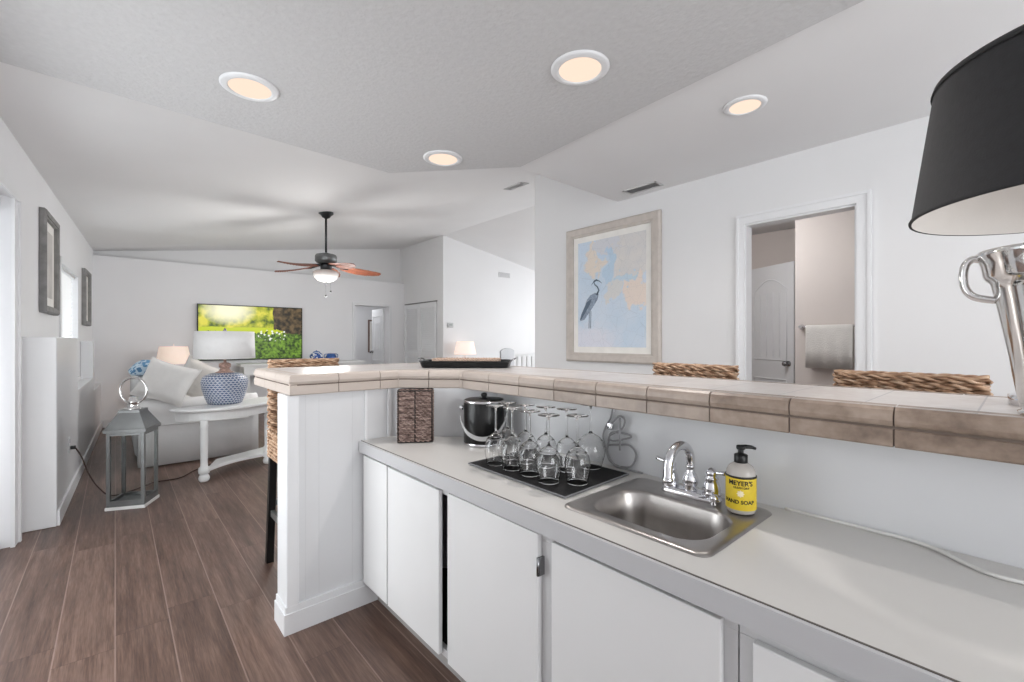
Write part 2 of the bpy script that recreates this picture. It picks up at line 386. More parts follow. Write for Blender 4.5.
# sliding glass door in the left wall
g = thing('sliding_glass_door', 'white framed sliding glass door in the left wall beside the tall casing', 'door', (LW(2.75) - .06, 2.75, 0), -math.atan(.05)); struct(g); g.name = 'door_1'
mb = MB()
for y in (-1.12, -.04, .06, 1.08): mb.box(-.02, .02, y - .03, y + .03, .03, 2.0)
mb.box(-.02, .02, -1.15, 1.14, 0, .05).box(-.02, .02, -1.15, 1.14, 1.96, 2.03)
mb.build('door_frame', TRIM, g)
MB().box(-.003, .003, -1.09, -.07, .05, 1.96).build('glass_pane', PANE, g); MB().box(-.003, .003, .09, 1.05, .05, 1.96).build('glass_pane', PANE, g)

# living-room window with blinds
g = thing('window_1', 'white slatted blind over the window on the left wall', 'window', (LW(6.2), 6.2, .8), -math.atan(.05)); struct(g)
mb = MB(); mb.box(-.12, .012, -.6, -.55, 0, 1.15).box(-.12, .012, .55, .6, 0, 1.15).box(-.12, .012, -.6, .6, 1.09, 1.15).box(-.12, .03, -.62, .62, -.02, .02).box(-.1, -.08, -.02, .02, 0, 1.1)
mb.build('window_frame', TRIM, g)
MB().box(-.092, -.088, -.55, .55, .02, 1.1).build('pane', PANE, g)
mb = MB()
for k in range(26):
    z = .05 + k * .04; mb.add([(-.048, -.545, z - .021), (-.030, -.545, z + .021), (-.030, .545, z + .021), (-.048, .545, z - .021)], [(0, 1, 2, 3)])
mb.box(-.06, -.01, -.545, .545, 1.06, 1.09)
def blind_mat():
    m, nt, b = newmat('blind_slat'); b.inputs['Base Color'].default_value = lin((228, 228, 228)); b.inputs['Roughness'].default_value = .5
    tr = nt.nodes.new('ShaderNodeBsdfTranslucent'); tr.inputs[0].default_value = lin((235, 235, 235)); mx = nt.nodes.new('ShaderNodeMixShader'); mx.inputs[0].default_value = .22
    nt.links.new(b.outputs[0], mx.inputs[1]); nt.links.new(tr.outputs[0], mx.inputs[2]); nt.links.new(mx.outputs[0], nt.nodes['Material Output'].inputs[0]); return m
mb.build('blind', blind_mat(), g)
# unseen window added behind the camera to let in fill light
g = thing('added_window_2', 'wide white framed window added behind the camera for light', 'window', (1.2, -2.68, .7)); struct(g)
mb = MB(); mb.box(-1.6, -1.54, -.04, .04, 0, 1.5).box(1.54, 1.6, -.04, .04, 0, 1.5).box(-1.6, 1.6, -.04, .04, 0, .06).box(-1.6, 1.6, -.04, .04, 1.44, 1.5).box(-.03, .03, -.04, .04, 0, 1.5)
mb.build('window_frame', TRIM, g); MB().box(-1.54, 1.54, -.003, .003, .06, 1.44).build('pane', PANE, g)
g = thing('added_window_3', 'wide white framed window added to the dining side wall for light', 'window', (6.0, 3.38, .5)); struct(g)  # unseen window, added to provide light
mb = MB(); mb.box(-1.9, -1.84, -.04, .04, 0, 1.9).box(1.84, 1.9, -.04, .04, 0, 1.9).box(-1.9, 1.9, -.04, .04, 0, .06).box(-1.9, 1.9, -.04, .04, 1.84, 1.9).box(-.03, .03, -.04, .04, 0, 1.9)
mb.build('window_frame', TRIM, g); MB().box(-1.84, 1.84, -.003, .003, .06, 1.84).build('pane', PANE, g)

g = thing('added_window_4', 'white framed window added to the far right wall for light', 'window', (8.27, 5.2, .7)); struct(g)  # invented window, gives the added east fill light an opening
mb = MB(); mb.box(-.04, .04, -1.2, -1.14, 0, 1.6).box(-.04, .04, 1.14, 1.2, 0, 1.6).box(-.04, .04, -1.14, 1.14, 0, .06).box(-.04, .04, -1.14, 1.14, 1.54, 1.6).box(-.04, .04, -.03, .03, .06, 1.54)
mb.build('window_frame', TRIM, g); MB().box(-.003, .003, -1.14, 1.14, .06, 1.54).build('pane', PANE, g)

# doors
def panel_door(name, w_, h_, th, loc, rz, knob_side=1, arched=True):
    g = thing(name, '', 'door', loc, rz); struct(g); del g['label']; del g['category']
    mb = MB().box(0, w_, -th / 2, th / 2, .01, h_)
    mb.build('door_leaf', TRIM, g, bevel=.002)
    mb = MB()
    for sgn in (-1, 1):
        y0, y1 = sgn * th / 2, sgn * (th / 2 + .006)
        for z0, z1 in ((.15, .8), (1.0, h_ - .15)):
            n = 12; x0, x1 = w_ * .14, w_ * .86
            # arched moulding frame
            top = [(x0 + (x1 - x0) * k / n, z1 - .12 + (.12 * sin(pi * k / n) if (arched and z1 > 1.2) else .12)) for k in range(n + 1)]
            path = [(x0, z0)] + top + [(x1, z0)]
            mb.tube([(a, y0, b) for a, b in path], .008, 6, closed=True)
            for q in range(1, 5):
                xx = x0 + (x1 - x0) * q / 5; mb.box(xx - .003, xx + .003, min(y0, y1) , max(y0, y1), z0 + .03, z1 - .14)
    mb.build('panel_moulding', TRIM, g)
    xk = w_ - .06 if knob_side > 0 else .06
    for sgn in (-1, 1):
        mb = MB(); mb.M = Matrix.Translation((xk, 0, .97)) @ Matrix.Rotation(-sgn * pi / 2, 4, 'X')
        mb.lathe([(.028, th / 2), (.028, th / 2 + .008), (.010, th / 2 + .012), (.010, th / 2 + .03), (.024, th / 2 + .04), (.028, th / 2 + .052), (.022, th / 2 + .064), (.0, th / 2 + .068)], 20)
        mb.build('door_knob', HINGE, g)
    return g
a = math.atan2(1.5 - 2.04, 5.1 - 5.39)
panel_door('door_2', .61, 2.0, .035, (5.39, 2.04, 0), a)
for z in (.3, 1.07, 1.80):
    mb = MB(); mb.box(3.385, 3.43, .672, .676, z - .05, z + .05); mb.M = Matrix.Translation((3.45, .681, 0)); mb.lathe([(.008, z - .05), (.008, z + .05)], 12)
    o = mb.build('door_hinge', HINGE); tag(o, {.3: 'lowest', 1.07: 'middle', 1.80: 'top'}[z] + ' nickel hinge on the right jamb of the bathroom doorway', 'hinge', 'door hinges')
# hall door leaf standing ajar
g = panel_door('door_3', .62, 1.86, .035, (4.10, 8.60, 0), R(86), arched=False)
# louvred closet doors on the closet wall
g = thing('door_4', '', 'door', (4.44, 6.93, 0)); struct(g); del g['label']; del g['category']
mb = MB(); mb.box(-.012, .008, .19, 1.40, 1.93, 1.948)
mb.build('door_track', mat('track_grey', (120, 118, 116), .5), g)
for k in range(2):
    y0 = .20 + k * .60; W2 = .59; fr = MB()
    fr.box(-.02, .0, y0, y0 + .07, .02, 1.92).box(-.02, .0, y0 + W2 - .07, y0 + W2, .02, 1.92).box(-.02, .0, y0 + .07, y0 + W2 - .07, 1.84, 1.92).box(-.02, .0, y0 + .07, y0 + W2 - .07, .9, .98).box(-.02, .0, y0 + .07, y0 + W2 - .07, .02, .14).box(-.002, .0, y0 + .07, y0 + W2 - .07, .14, 1.84)
    lf = fr.build('door_leaf', TRIM, g)
    lv = MB()
    for i in range(44):
        z = .16 + i * .039
        if .88 < z < .98: continue
        lv.add([(-.018, y0 + .07, z), (-.002, y0 + .07, z + .03), (-.002, y0 + W2 - .07, z + .03), (-.018, y0 + W2 - .07, z), (-.014, y0 + .07, z), (.002, y0 + .07, z + .03), (.002, y0 + W2 - .07, z + .03), (-.014, y0 + W2 - .07, z)], [(0, 1, 2, 3), (7, 6, 5, 4), (0, 3, 7, 4), (1, 5, 6, 2)])
    lv.build('louvre', TRIM, lf)

# ------------------------------------------------------------------ bar half wall
BZ0, BZ1 = .975, 1.06
poly = [(1.355, -1.6), (1.355, 1.64), (.995, 1.995), (.538, 1.995), (.538, 2.11), (1.045, 2.11), (1.455, 1.70), (1.455, -1.6)]
g = struct(MB().prism(poly, 0, BZ0).build('wall_bar', BARW))
mb = MB()
mb.box(.526, .572, 1.983, 1.995, .10, BZ0).box(.524, .538, 1.985, 2.12, .10, BZ0).box(.855, .868, 1.985, 1.995, .745, BZ0).box(.968, .984, 1.983, 1.995, .747, BZ0)
struct(mb.build('trim_4', TRIM, bevel=.002))
mb = MB()
mb.prism([(.514, 1.978), (.915, 1.978), (.915, 1.996), (.537, 1.996), (.537, 2.13), (.514, 2.13)], 0, .085)
mb.prism([(.519, 1.982), (.915, 1.982), (.915, 1.996), (.535, 1.996), (.535, 2.125), (.519, 2.125)], .085, .112)
struct(mb.build('baseboard_bar', TRIM))
mb = MB()
for xx in (.60, .655, .80): mb.box(xx, xx + .002, 1.9945, 1.9955, .12, BZ0)
struct(mb.build('trim_5', mat('panel_groove', (212, 213, 215), .5)))

# ------------------------------------------------------------------ tiled bar top
g = thing('bar_countertop', 'tiled travertine bar top with rounded beige edge on the white half wall', 'countertop', (0, 0, BZ0 + .001))
FR = [(1.245, -1.6), (1.245, 1.775), (1.025, 1.995), (.553, 1.995)]    # core outline, front
top = [(1.245, -1.6), (1.245, 1.775), (1.025, 1.995), (.553, 1.995), (.553, 2.58), (1.48, 2.58), (1.68, 2.38), (1.68, -1.6)]
H_ = BZ1 - BZ0
MB().prism(top, .005, H_ - .0005).build('tile_surface', TILETOP, g)
e = .021   # edge tile profile protrudes from the core outline by e
prof = [(0.0, .0), (e * .80, .0), (e * .92, .004), (e * .92, .037), (e * .68, .0405), (e * .70, .0425), (e * .90, .047), (e * 1.05, .056), (e * .96, .068), (e * .78, .078), (e * .4, .0835), (-.03, .0858), (-.03, .02), (0, .02)]
edges = MB(); gr = MB()
def edge_run(p, q, joints, m0=0, m1=0):
    p = Vector(p + (0,)); q = Vector(q + (0,)); d = (q - p); L = d.length; d.normalize(); nrm = Vector((d.y, -d.x, 0)) * -1
    js = [0] + [j for j in joints if .01 < j < L - .01] + [L]
    for i in range(len(js) - 1):
        a, b = js[i], js[i + 1]
        ga = 0 if i == 0 else .0016; gb = 0 if i == len(js) - 2 else .0016
        loops = []
        for t, mi, gg in ((a + ga, m0 if i == 0 else 0, 1), (b - gb, m1 if i == len(js) - 2 else 0, -1)):
            loops.append([tuple(p + d * (t + (o * mi)) + nrm * o + Vector((0, 0, z))) for o, z in prof])
        edges.loft(loops, True, True, False)
    gprof = [(0, .003), (e * .72, .003), (e * .78, .04), (e * .7, .074), (e * .3, .081), (0, .083)]
    gr.loft([[tuple(p + d * t + nrm * o + Vector((0, 0, z))) for o, z in gprof] for t in (.01, L - .01)], True, True, False)
t225 = math.tan(R(22.5))
edge_run((1.245, -1.6), (1.245, 1.775), [1.6 + .1786 + .1952 * k for k in range(-8, 9)], 0, -t225)
edge_run((1.245, 1.775), (1.025, 1.995), [.156], t225, -t225)
edge_run((1.025, 1.995), (.553, 1.995), [.10, .292], t225, 1)
edge_run((.553, 1.995), (.553, 2.58), [.195, .39], -1, 1)
edge_run((.553, 2.58), (1.48, 2.58), [.19 * k for k in range(1, 5)], -1, t225)
edge_run((1.48, 2.58), (1.68, 2.38), [.14], -t225, t225)
edge_run((1.68, 2.38), (1.68, -1.6), [.19 * k for k in range(1, 21)], -t225, 0)
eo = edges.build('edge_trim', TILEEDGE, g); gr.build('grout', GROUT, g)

# ------------------------------------------------------------------ lower counter and cabinets
CT = .747
g = thing('countertop', 'low off-white laminate countertop with grey front edge around the steel sink', 'countertop', (0, 0, CT))
mb = MB(); x0, x1 = .842, 1.354
for a in ((x0, .955, .46, .80), (1.20, x1, .46, .80), (x0, x1, -1.0, .46), (x0, x1, .80, 1.63)): mb.box(a[0], a[1], a[2], a[3], -.035, 0)
mb.prism([(x0, 1.63), (x1, 1.63), (.99, 1.992), (x0, 1.992)], -.035, 0)
mb.build('worktop', LAM, g)
MB().box(.830, .842, -1.0, 1.992, -.050, -.0015).build('front_edge', LAMEDGE, g)
MB().box(.8395, .8425, -1.0, 1.992, -.012, .0004).build('edge_seam', SEAM, g)

def cabinet(y0, y1, label, doors, stiles, extra=None):
    g = thing('cabinet', label, 'cabinet', (.862, y0, 0), 0, 'white base cabinets under the laminate counter')
    W_ = y1 - y0
    mb = MB()
    mb.box(.0, .475, 0.001, .018, .10, .694).box(.0, .475, W_ - .018, W_ - .001, .10, .694).box(.0, .475, .018, W_ - .018, .10, .118).box(.455, .475, .018, W_ - .018, .118, .694)
    mb.build('body', CABG, g)
    MB().box(.02, .454, .0185, W_ - .0185, .1185, .12).box(.44, .4545, .0185, W_ - .0185, .12, .69).box(.02, .454, .0185, .0195, .12, .69).box(.02, .454, W_ - .0195, W_ - .0185, .12, .69).build('lining', DARKIN, g)  # dark sheets put the shade inside the cabinet into the colour
    mb = MB(); mb.box(-.001, .018, .001, W_ - .001, .665, .695).box(-.001, .018, .001, W_ - .001, .10, .125)
    for a, b in stiles: mb.box(-.0012, .018, a - y0, b - y0, .125, .665)
    mb.build('face_frame', CABG, g, bevel=.001)
    MB().box(.052, .07, .001, W_ - .001, 0.0, .10).build('toe_kick', mat('toe_kick_grey', (165, 162, 160), .5), g)
    for a, b, z1, hs in doors:
        d = MB().box(-.019, -.002, a - y0, b - y0, .108, z1).build('door', CABW, g, bevel=.0025)
        if hs is not None:
            for z in (.24, z1 - .085):
                hy = (b if hs > 0 else a) - y0
                hb = MB().box(-.0205, -.0012, hy + hs * .001 - .001, hy + hs * .009, z - .024, z + .024)
                hb.M = Matrix.Translation((-.021, hy + hs * .004, 0)); hb.lathe([(.0045, z - .024), (.0045, z + .024)], 10)
                hb.M = Matrix.Identity(4)
                hb.build('hinge', HINGE, d)
    return g
cabinet(1.297, 1.992, 'white base cabinet in the corner with a dark gap beside its door', [(1.742, 1.975, .682, None), (1.342, 1.732, .68, None)], [(1.297, 1.306), (1.70, 1.76), (1.96, 1.991)])
cabinet(.345, 1.297, 'white base cabinet with two flat doors below the steel sink', [(.853, 1.286, .686, -1), (.371, .803, .682, None)], [(.346, .40), (.79, .865), (1.27, 1.296)])
cabinet(-.60, .345, 'white base cabinet at the bottom right corner of the picture', [(-.20, .315, .668, None), (-.58, -.21, .668, None)], [(-.599, -.55), (-.22, -.18), (.29, .344)])

# ------------------------------------------------------------------ sink
g = thing('sink', 'small square stainless steel bar sink set into the counter', 'sink', (0, 0, CT))
def ring(x0, x1, y0, y1, r, z, n=8): return [(x, y, z) for x, y in rrect(x0, x1, y0, y1, r, n)]
L = [ring(.914, 1.306, .430, .838, .030, .0006), ring(.916, 1.304, .432, .836, .030, .004), ring(.922, 1.298, .438, .830, .028, .0062), ring(.932, 1.288, .448, .820, .024, .0056),
     ring(.955, 1.192, .466, .800, .075, .0050), ring(.959, 1.188, .470, .796, .073, .0030), ring(.963, 1.184, .474, .792, .070, -.004), ring(.970, 1.177, .482, .784, .066, -.060),
     ring(.975, 1.172, .487, .779, .062, -.105), ring(.984, 1.163, .496, .770, .055, -.125), ring(1.0, 1.147, .512, .754, .045, -.133), ring(1.03, 1.117, .575, .690, .03, -.136), ring(1.04, 1.105, .60, .665, .028, -.1365)]
mb = MB(); mb.loft([l[::-1] for l in L], False, True, True); mb.f[-1] = mb.f[-1]
mb.build('basin', STEEL, g)
mb = MB(); mb.lathe([(.032, -.1362), (.032, -.134), (.026, -.133), (.022, -.1355), (.004, -.1355), (.004, -.130), (0, -.130)], 24, 1.073, .633)
mb.build('drain', CHROME, g)

# faucet
g = thing('faucet', 'chrome two-handle gooseneck faucet on the back ledge of the sink', 'faucet', (1.248, .635, CT + .0062))
mb = MB()
mb.loft([ring(-.026, .026, -.088, .088, .025, 0), ring(-.026, .026, -.088, .088, .025, .008), ring(-.020, .020, -.080, .080, .019, .016), ring(-.016, .016, -.075, .075, .015, .018)], True, True)
mb.build('base_plate', CHROME, g)
mb = MB()
mb.lathe([(.018, .016), (.020, .022), (.0165, .028), (.021, .037), (.0225, .050), (.018, .062), (.0115, .072), (.0105, .080), (.013, .083), (.013, .087), (.0105, .090)], 24)
arc = [(0, 0, .080), (0, 0, .092), (0, 0, .100)] + [(-.062 + .062 * cos(a), 0, .102 + .052 * sin(a)) for a in [pi * k / 14 for k in range(1, 15)]] + [(-.1245, 0, .086), (-.1258, 0, .074), (-.1262, 0, .064)]
mb.tube(arc, [.0115] * 3 + [.0128] * 14 + [.0128, .0132, .0125], 16)
mb.M = Matrix.Translation((-.1262, 0, 0)); mb.lathe([(.0125, .064), (.0148, .067), (.0148, .075), (.0125, .078)], 20)
mb.build('spout', CHROME, g)
for s_ in (1, -1):
    h = MB(); h.M = Matrix.Translation((0, s_ * .062, 0))
    h.lathe([(.023, .016), (.0255, .020), (.0225, .026), (.0235, .034), (.021, .048), (.0155, .060), (.018, .063), (.018, .067), (.013, .070), (.0155, .075), (.016, .082), (.0115, .088), (.006, .092), (.0, .094)], 24)
    ho = h.build('handle', CHROME, g)
    lv = MB(); p0 = Vector((0, s_ * .062, .080)); dr = Vector((.012 if s_ > 0 else -.004, s_ * (.055 if s_ > 0 else .040), .006))
    lv.tube([p0 + dr * t for t in (0, .2, .5, .8, .95, 1.0)], [.0055, .0042, .0048, .0060, .0064, .003], 12)
    lv.build('lever', CHROME, ho)
mb = MB(); mb.M = Matrix.Translation((-.03, -.082, 0)); mb.lathe([(.008, 0), (.010, .004), (.007, .010), (.011, .016), (.012, .022), (.008, .030), (0, .032)], 18)
mb.build('lift_knob', CHROME, g)

# soap bottle
g = thing('soap_bottle', 'pump bottle of hand soap with a yellow label on the sink corner', 'soap bottle', (1.233, .489, CT + .0068), R(-41))
mb = MB(); mb.lathe([(.030, 0), (.034, .003), (.0355, .010), (.0355, .098), (.0345, .108), (.029, .119), (.019, .126), (.0135, .128), (.0135, .130)], 40)
mb.build('bottle', mat('soap_bottle_plastic', (206, 200, 194), .22, var=.02, trans=.25), g)
MB().lathe([(.0365, .012), (.0367, .013), (.0367, .0925), (.0365, .0935)], 48, cap=False).build('yellow_label', None or (lambda: mat('soap_label_yellow', (222, 194, 52), .45, var=.05, scale=50))(), g)
MB().lathe([(.0367, .0925), (.0374, .093), (.0374, .0975), (.0362, .098)], 48, cap=False).build('label_band', INK, g)
mb = MB(); mb.lathe([(.016, .128), (.0165, .129), (.0165, .148), (.014, .150), (.0075, .151), (.0065, .160), (.0065, .166)], 24)
mb.build('collar', BLACK, g)
mb = MB(); mb.lathe([(.007, .160), (.0105, .163), (.0115, .168), (.010, .172), (0, .173)], 20)
mb.tube([(0, 0, .1675), (.012, -.002, .169), (.026, -.004, .168), (.036, -.006, .1645)], [.0062, .0058, .0048, .0036], 12)
mb.build('pump_head', BLACK, g)
def text_mesh(txt, size, name):
    cu = bpy.data.curves.new(name, 'FONT'); cu.body = txt; cu.size = size; cu.align_x = 'CENTER'; cu.extrude = .0004; cu.offset = size * .02
    o = bpy.data.objects.new(name, cu); C.objects.link(o)
    dg = bpy.context.evaluated_depsgraph_get(); me = bpy.data.meshes.new_from_object(o.evaluated_get(dg))
    C.objects.unlink(o); bpy.data.objects.remove(o); return me
def wrapped(txt, size, z, ang, r, parent, m, stretch=1.0):
    me = text_mesh(txt, size, 'label_text')
    for v in me.vertices:
        a = -pi / 2 + ang + v.co.x * stretch / r; rr = r + v.co.z + .0003
        v.co = Vector((rr * cos(a), rr * sin(a), z + v.co.y))
    me.materials.clear(); me.materials.append(m)
    o = bpy.data.objects.new('label_text', me); C.objects.link(o); o.parent = parent; return o
wrapped("MEYER'S", .0165, .076, -.50, .0368, g, INK)
wrapped("CLEAN DAY", .0070, .068, -.45, .0368, g, INK)
wrapped("HAND SOAP", .0135, .029, -.62, .0368, g, INK)
mb = MB()
fl = []
for k in range(8):
    a0 = 2 * pi * k / 8
    for t in (-.3, 0, .3): fl.append((a0 + t, .0095 - abs(t) * .008))
vs = []
for a0, rr_ in fl:
    x = rr_ * cos(a0); zz = .055 + rr_ * sin(a0); th = -pi / 2 - .5 + x / .0369; vs.append((.0371 * cos(th), .0371 * sin(th), zz))
th = -pi / 2 - .5; vs.append((.0373 * cos(th), .0373 * sin(th), .055)); n = len(fl)
mb.add(vs, [(i, (i + 1) % n, n) for i in range(n)]); mb.build('label_flower', mat('label_flower_white', (240, 226, 190), .5), g)

# ------------------------------------------------------------------ drying mat and stemware
MATZ = CT + .0075
g = thing('drying_mat', 'black rectangular drying mat on the counter under the upturned glasses', 'mat', (0, 0, CT + .0005))
MB().prism([(.966, .866), (1.296, .878), (1.294, 1.35), (.972, 1.34)], .0005, .0065).build('mat_pad', MATB, g, bevel=.001)
mb = MB(); mb.tube([(.966, .866, .004), (1.296, .878, .004), (1.294, 1.35, .004), (.972, 1.34, .004)], .0035, 8, closed=True)
mb.build('edge_binding', MATE, g)

def stemware(kind):
    g = thing('wine_glass', '', 'glass')
    if kind == 'wine':
        out = [(.0335, 0), (.0375, .025), (.0405, .048), (.0395, .070), (.033, .091), (.020, .106), (.008, .113)]; hh, fr = .212, .035
    else:
        out = [(.037, 0), (.043, .02), (.050, .045), (.052, .062), (.046, .088), (.030, .108), (.009, .120)]; hh, fr = .222, .038
    th = .0014
    inn = [(max(r - th, .0), z) for r, z in out]; inn[0] = (out[0][0] - th, 0)
    # closed shell of the bowl: outer wall up, then inner wall
    sm = lambda P: [tuple(p) for p in bez([(r, 0, z) for r, z in P], 4)]
    o_ = [(p[0], p[2]) for p in sm(out)]; i_ = [(p[0], p[2]) for p in sm(inn)]
    zt = out[-1][1]
    mb = MB()
    shell = [(0.0005, zt - .004)] + [(max(r, .0005), z - (.003 if k > len(i_) * .7 else 0)) for k, (r, z) in reversed(list(enumerate(i_)))] + o_ + [(.0045, zt + .006), (.0034, zt + .016), (.0032, hh - .02), (.004, hh - .010), (.010, hh - .0045), (fr, hh - .0015), (fr + .0004, hh - .0005), (fr, hh), (.0005, hh + .0006)]
    mb.lathe(shell, 36)
    mb.build('bowl', GLASS, g)
    return g
wine = stemware('wine'); ball = stemware('balloon')
# children named bowl include stem and foot of the same blown piece
spots = [(1.035, 1.262, 'front left corner wine glass upside down nearest the black ice bucket', 0), (1.040, 1.178, 'second wine glass from the left in the front row, upside down', 0),
         (1.040, 1.088, 'middle wine glass of the front row standing upside down on the mat', 0), (1.030, .992, 'fourth wine glass from the left in the front row, nearest the mat front edge', 0),
         (1.090, .925, 'front row wine glass closest to the sink, standing upside down', 0), (1.120, 1.296, 'leftmost back row wine glass, upside down in front of the ice bucket', 0),
         (1.132, 1.208, 'second back row wine glass from the left, upside down', 0), (1.150, 1.122, 'third back row wine glass from the left, upside down', 0),
         (1.170, 1.040, 'fourth back row wine glass from the left, beside the broad balloon glass', 0), (1.262, 1.010, 'broad balloon wine glass upside down at the back of the mat', 1)]
uw = ub = False
for x, y, lb, k in spots:
    if k: o = ball
    else: o = wine if not uw else copy_tree(wine); uw = True
    o.location = (x, y, MATZ); o['label'] = lb; o['group'] = 'upturned wine glasses on the drying mat'; o.rotation_euler.z = random.random() * 6

# ------------------------------------------------------------------ black ice bucket
g = thing('ice_bucket', 'black cylindrical ice bucket with lid, silver rim and clear handle', 'ice bucket', (1.228, 1.58, CT + .001), R(-41))
MB().lathe([(.088, 0), (.090, .003), (.090, .187), (.088, .190)], 48).build('body', BLACKL, g)
mb = MB(); mb.lathe([(.0905, .0005), (.0915, .002), (.0915, .009), (.0905, .011)], 48, cap=False); mb.build('base_band', CHROME, g); mb = MB(); mb.lathe([(.0905, .184), (.0918, .186), (.0918, .192), (.088, .194), (.086, .191)], 48, cap=False)
mb.build('rim_band', CHROME, g)
MB().lathe([(.086, .190), (.087, .193), (.080, .196), (.04, .198), (.012, .199), (.010, .202), (.008, .204), (.012, .207), (.0145, .213), (.012, .220), (0, .224)], 40).build('lid', BLACKL, g)
mb = MB()
# clear swing handle hanging down over the front
loops = []
for k in range(25):
    a = pi * k / 24; x = .1 * cos(a); q = sin(a)
    y = -.093 - .028 * q * .3; z = .160 - .120 * q
    if k < 2 or k > 22: y = -.02
    y = -.02 - .088 * min(1, q * 1.35)
    xx = x * 1.03
    loops.append([(xx, y, z + .009), (xx, y - .003, z + .009), (xx, y - .003, z - .009), (xx, y, z - .009)])
mb.loft(loops, True, True, False)
mb.build('handle', mat('acrylic_clear', (222, 222, 222), .15, trans=.3), g)
for s_ in (-1, 1):
    mb = MB(); mb.M = Matrix.Translation((s_ * .09, -.02, .160)) @ Matrix.Rotation(s_ * pi / 2, 4, 'Y'); mb.lathe([(.010, 0), (.010, .012), (.006, .016)], 16)
    mb.build('handle_pivot', CHROME, g)

# ------------------------------------------------------------------ dark wicker basket
def strand_rows(mb, path, zs, r=.004, amp=.004, per=.03, sides=5, closed=True, jit=.3):
    """path: list of (x,y) ; woven rows, two twisted strands each"""
    P = [Vector((p[0], p[1], 0)) for p in path]; m = len(P)
    # resample
    segs = []; L_ = 0
    for i in range(m if closed else m - 1):
        d = (P[(i + 1) % m] - P[i]).length; segs.append((L_, d, i)); L_ += d
    n = max(8, int(L_ / per * 7)); cyc = max(1, round(L_ / per))
    base = []
    si = 0
    for k in range(n):
        t = L_ * k / (n if closed else n - 1) * .99999
        while si < len(segs) - 1 and t > segs[si][0] + segs[si][1]: si += 1
        a, d, i = segs[si]; u = (t - a) / max(d, 1e-6); p = P[i].lerp(P[(i + 1) % m], u); tg = (P[(i + 1) % m] - P[i]).normalized()
        base.append((p, Vector((tg.y, -tg.x, 0)), t))
    for ri, z in enumerate(zs):
        ph0 = ri * pi * .5 + random.random() * jit
        for s_ in (0, 1):
            rr = r * (1 + random.uniform(-.15, .15))
            pts = []
            for p, nn, t in base:
                ph = 2 * pi * cyc * t / L_ + ph0 + s_ * pi
                pts.append(p + nn * (amp * sin(ph)) + Vector((0, 0, z + amp * .8 * cos(ph))))
            mb.tube(pts, rr, sides, closed=closed, caps=True)
g = thing('wicker_basket', 'tall dark brown wicker caddy on the counter in the bar corner', 'basket', (1.024, 1.822, CT + .001), math.atan2(-.08, .122))
hw, hd, hh = .074, .045, .232
mb = MB(); strand_rows(mb, rrect(-hw, hw, -hd, hd, .012, 3), [.008 + i * .0108 for i in range(21)], r=.0034, amp=.0042, per=.040)
mb.build('woven_body', WICKD, g)
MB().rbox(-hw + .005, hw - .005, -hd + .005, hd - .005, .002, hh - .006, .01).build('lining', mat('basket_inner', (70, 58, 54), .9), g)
mb = MB()
for z in (.004, hh - .002): mb.tube([(x, y, z) for x, y in rrect(-hw - .002, hw + .002, -hd - .002, hd + .002, .014, 4)], .0035, 8, closed=True)
for x, y in ((-hw, -hd), (hw, -hd), (-hw, hd), (hw, hd), (0, -hd - .004), (0, hd + .004)): mb.tube([(x, y, .002), (x, y, hh)], .003, 8)
mb.build('wire_frame', mat('basket_wire', (48, 42, 40), .5, .4), g)

# ------------------------------------------------------------------ tray on the bar corner
g = thing('serving_tray', 'long black serving tray standing on the bar corner', 'tray', (1.420, 1.975, BZ1 + .0015), R(-45))
hw, hd = .235, .12
L = [[(x, y, z) for x, y in rrect(-hw + i, hw - i, -hd + i, hd - i, .03, 5)] for i, z in ((.014, 0), (.009, .003), (.001, .028), (-.003, .032), (-.003, .036), (.003, .034), (.012, .010), (.020, .008))]
mb = MB(); mb.loft(L, True, True, False); mb.build('tray_body', TRAYB, g)
for s_ in (-1, 1):
    mb = MB(); mb.tube(bez([(s_ * (hw - .002), -.045, .030), (s_ * (hw + .020), -.035, .044), (s_ * (hw + .022), .035, .044), (s_ * (hw - .002), .045, .030)], 6), .0045, 8)
    mb.build('tray_handle', HINGE, g)
g2 = thing('woven_placemat', 'light brown woven mat lying in the black serving tray', 'placemat', (1.420, 1.975, BZ1 + .0115), R(-45))
mb = MB()
strand_rows(mb, [(-.17, -.075), (.17, -.075), (.17, .075), (-.17, .075)], [.005 + .0065 * k for k in range(5)], r=.0036, amp=.003, per=.03)
mb.rbox(-.168, .168, -.073, .073, .002, .030, .004)
mb.build('weave', WOVENL, g2)

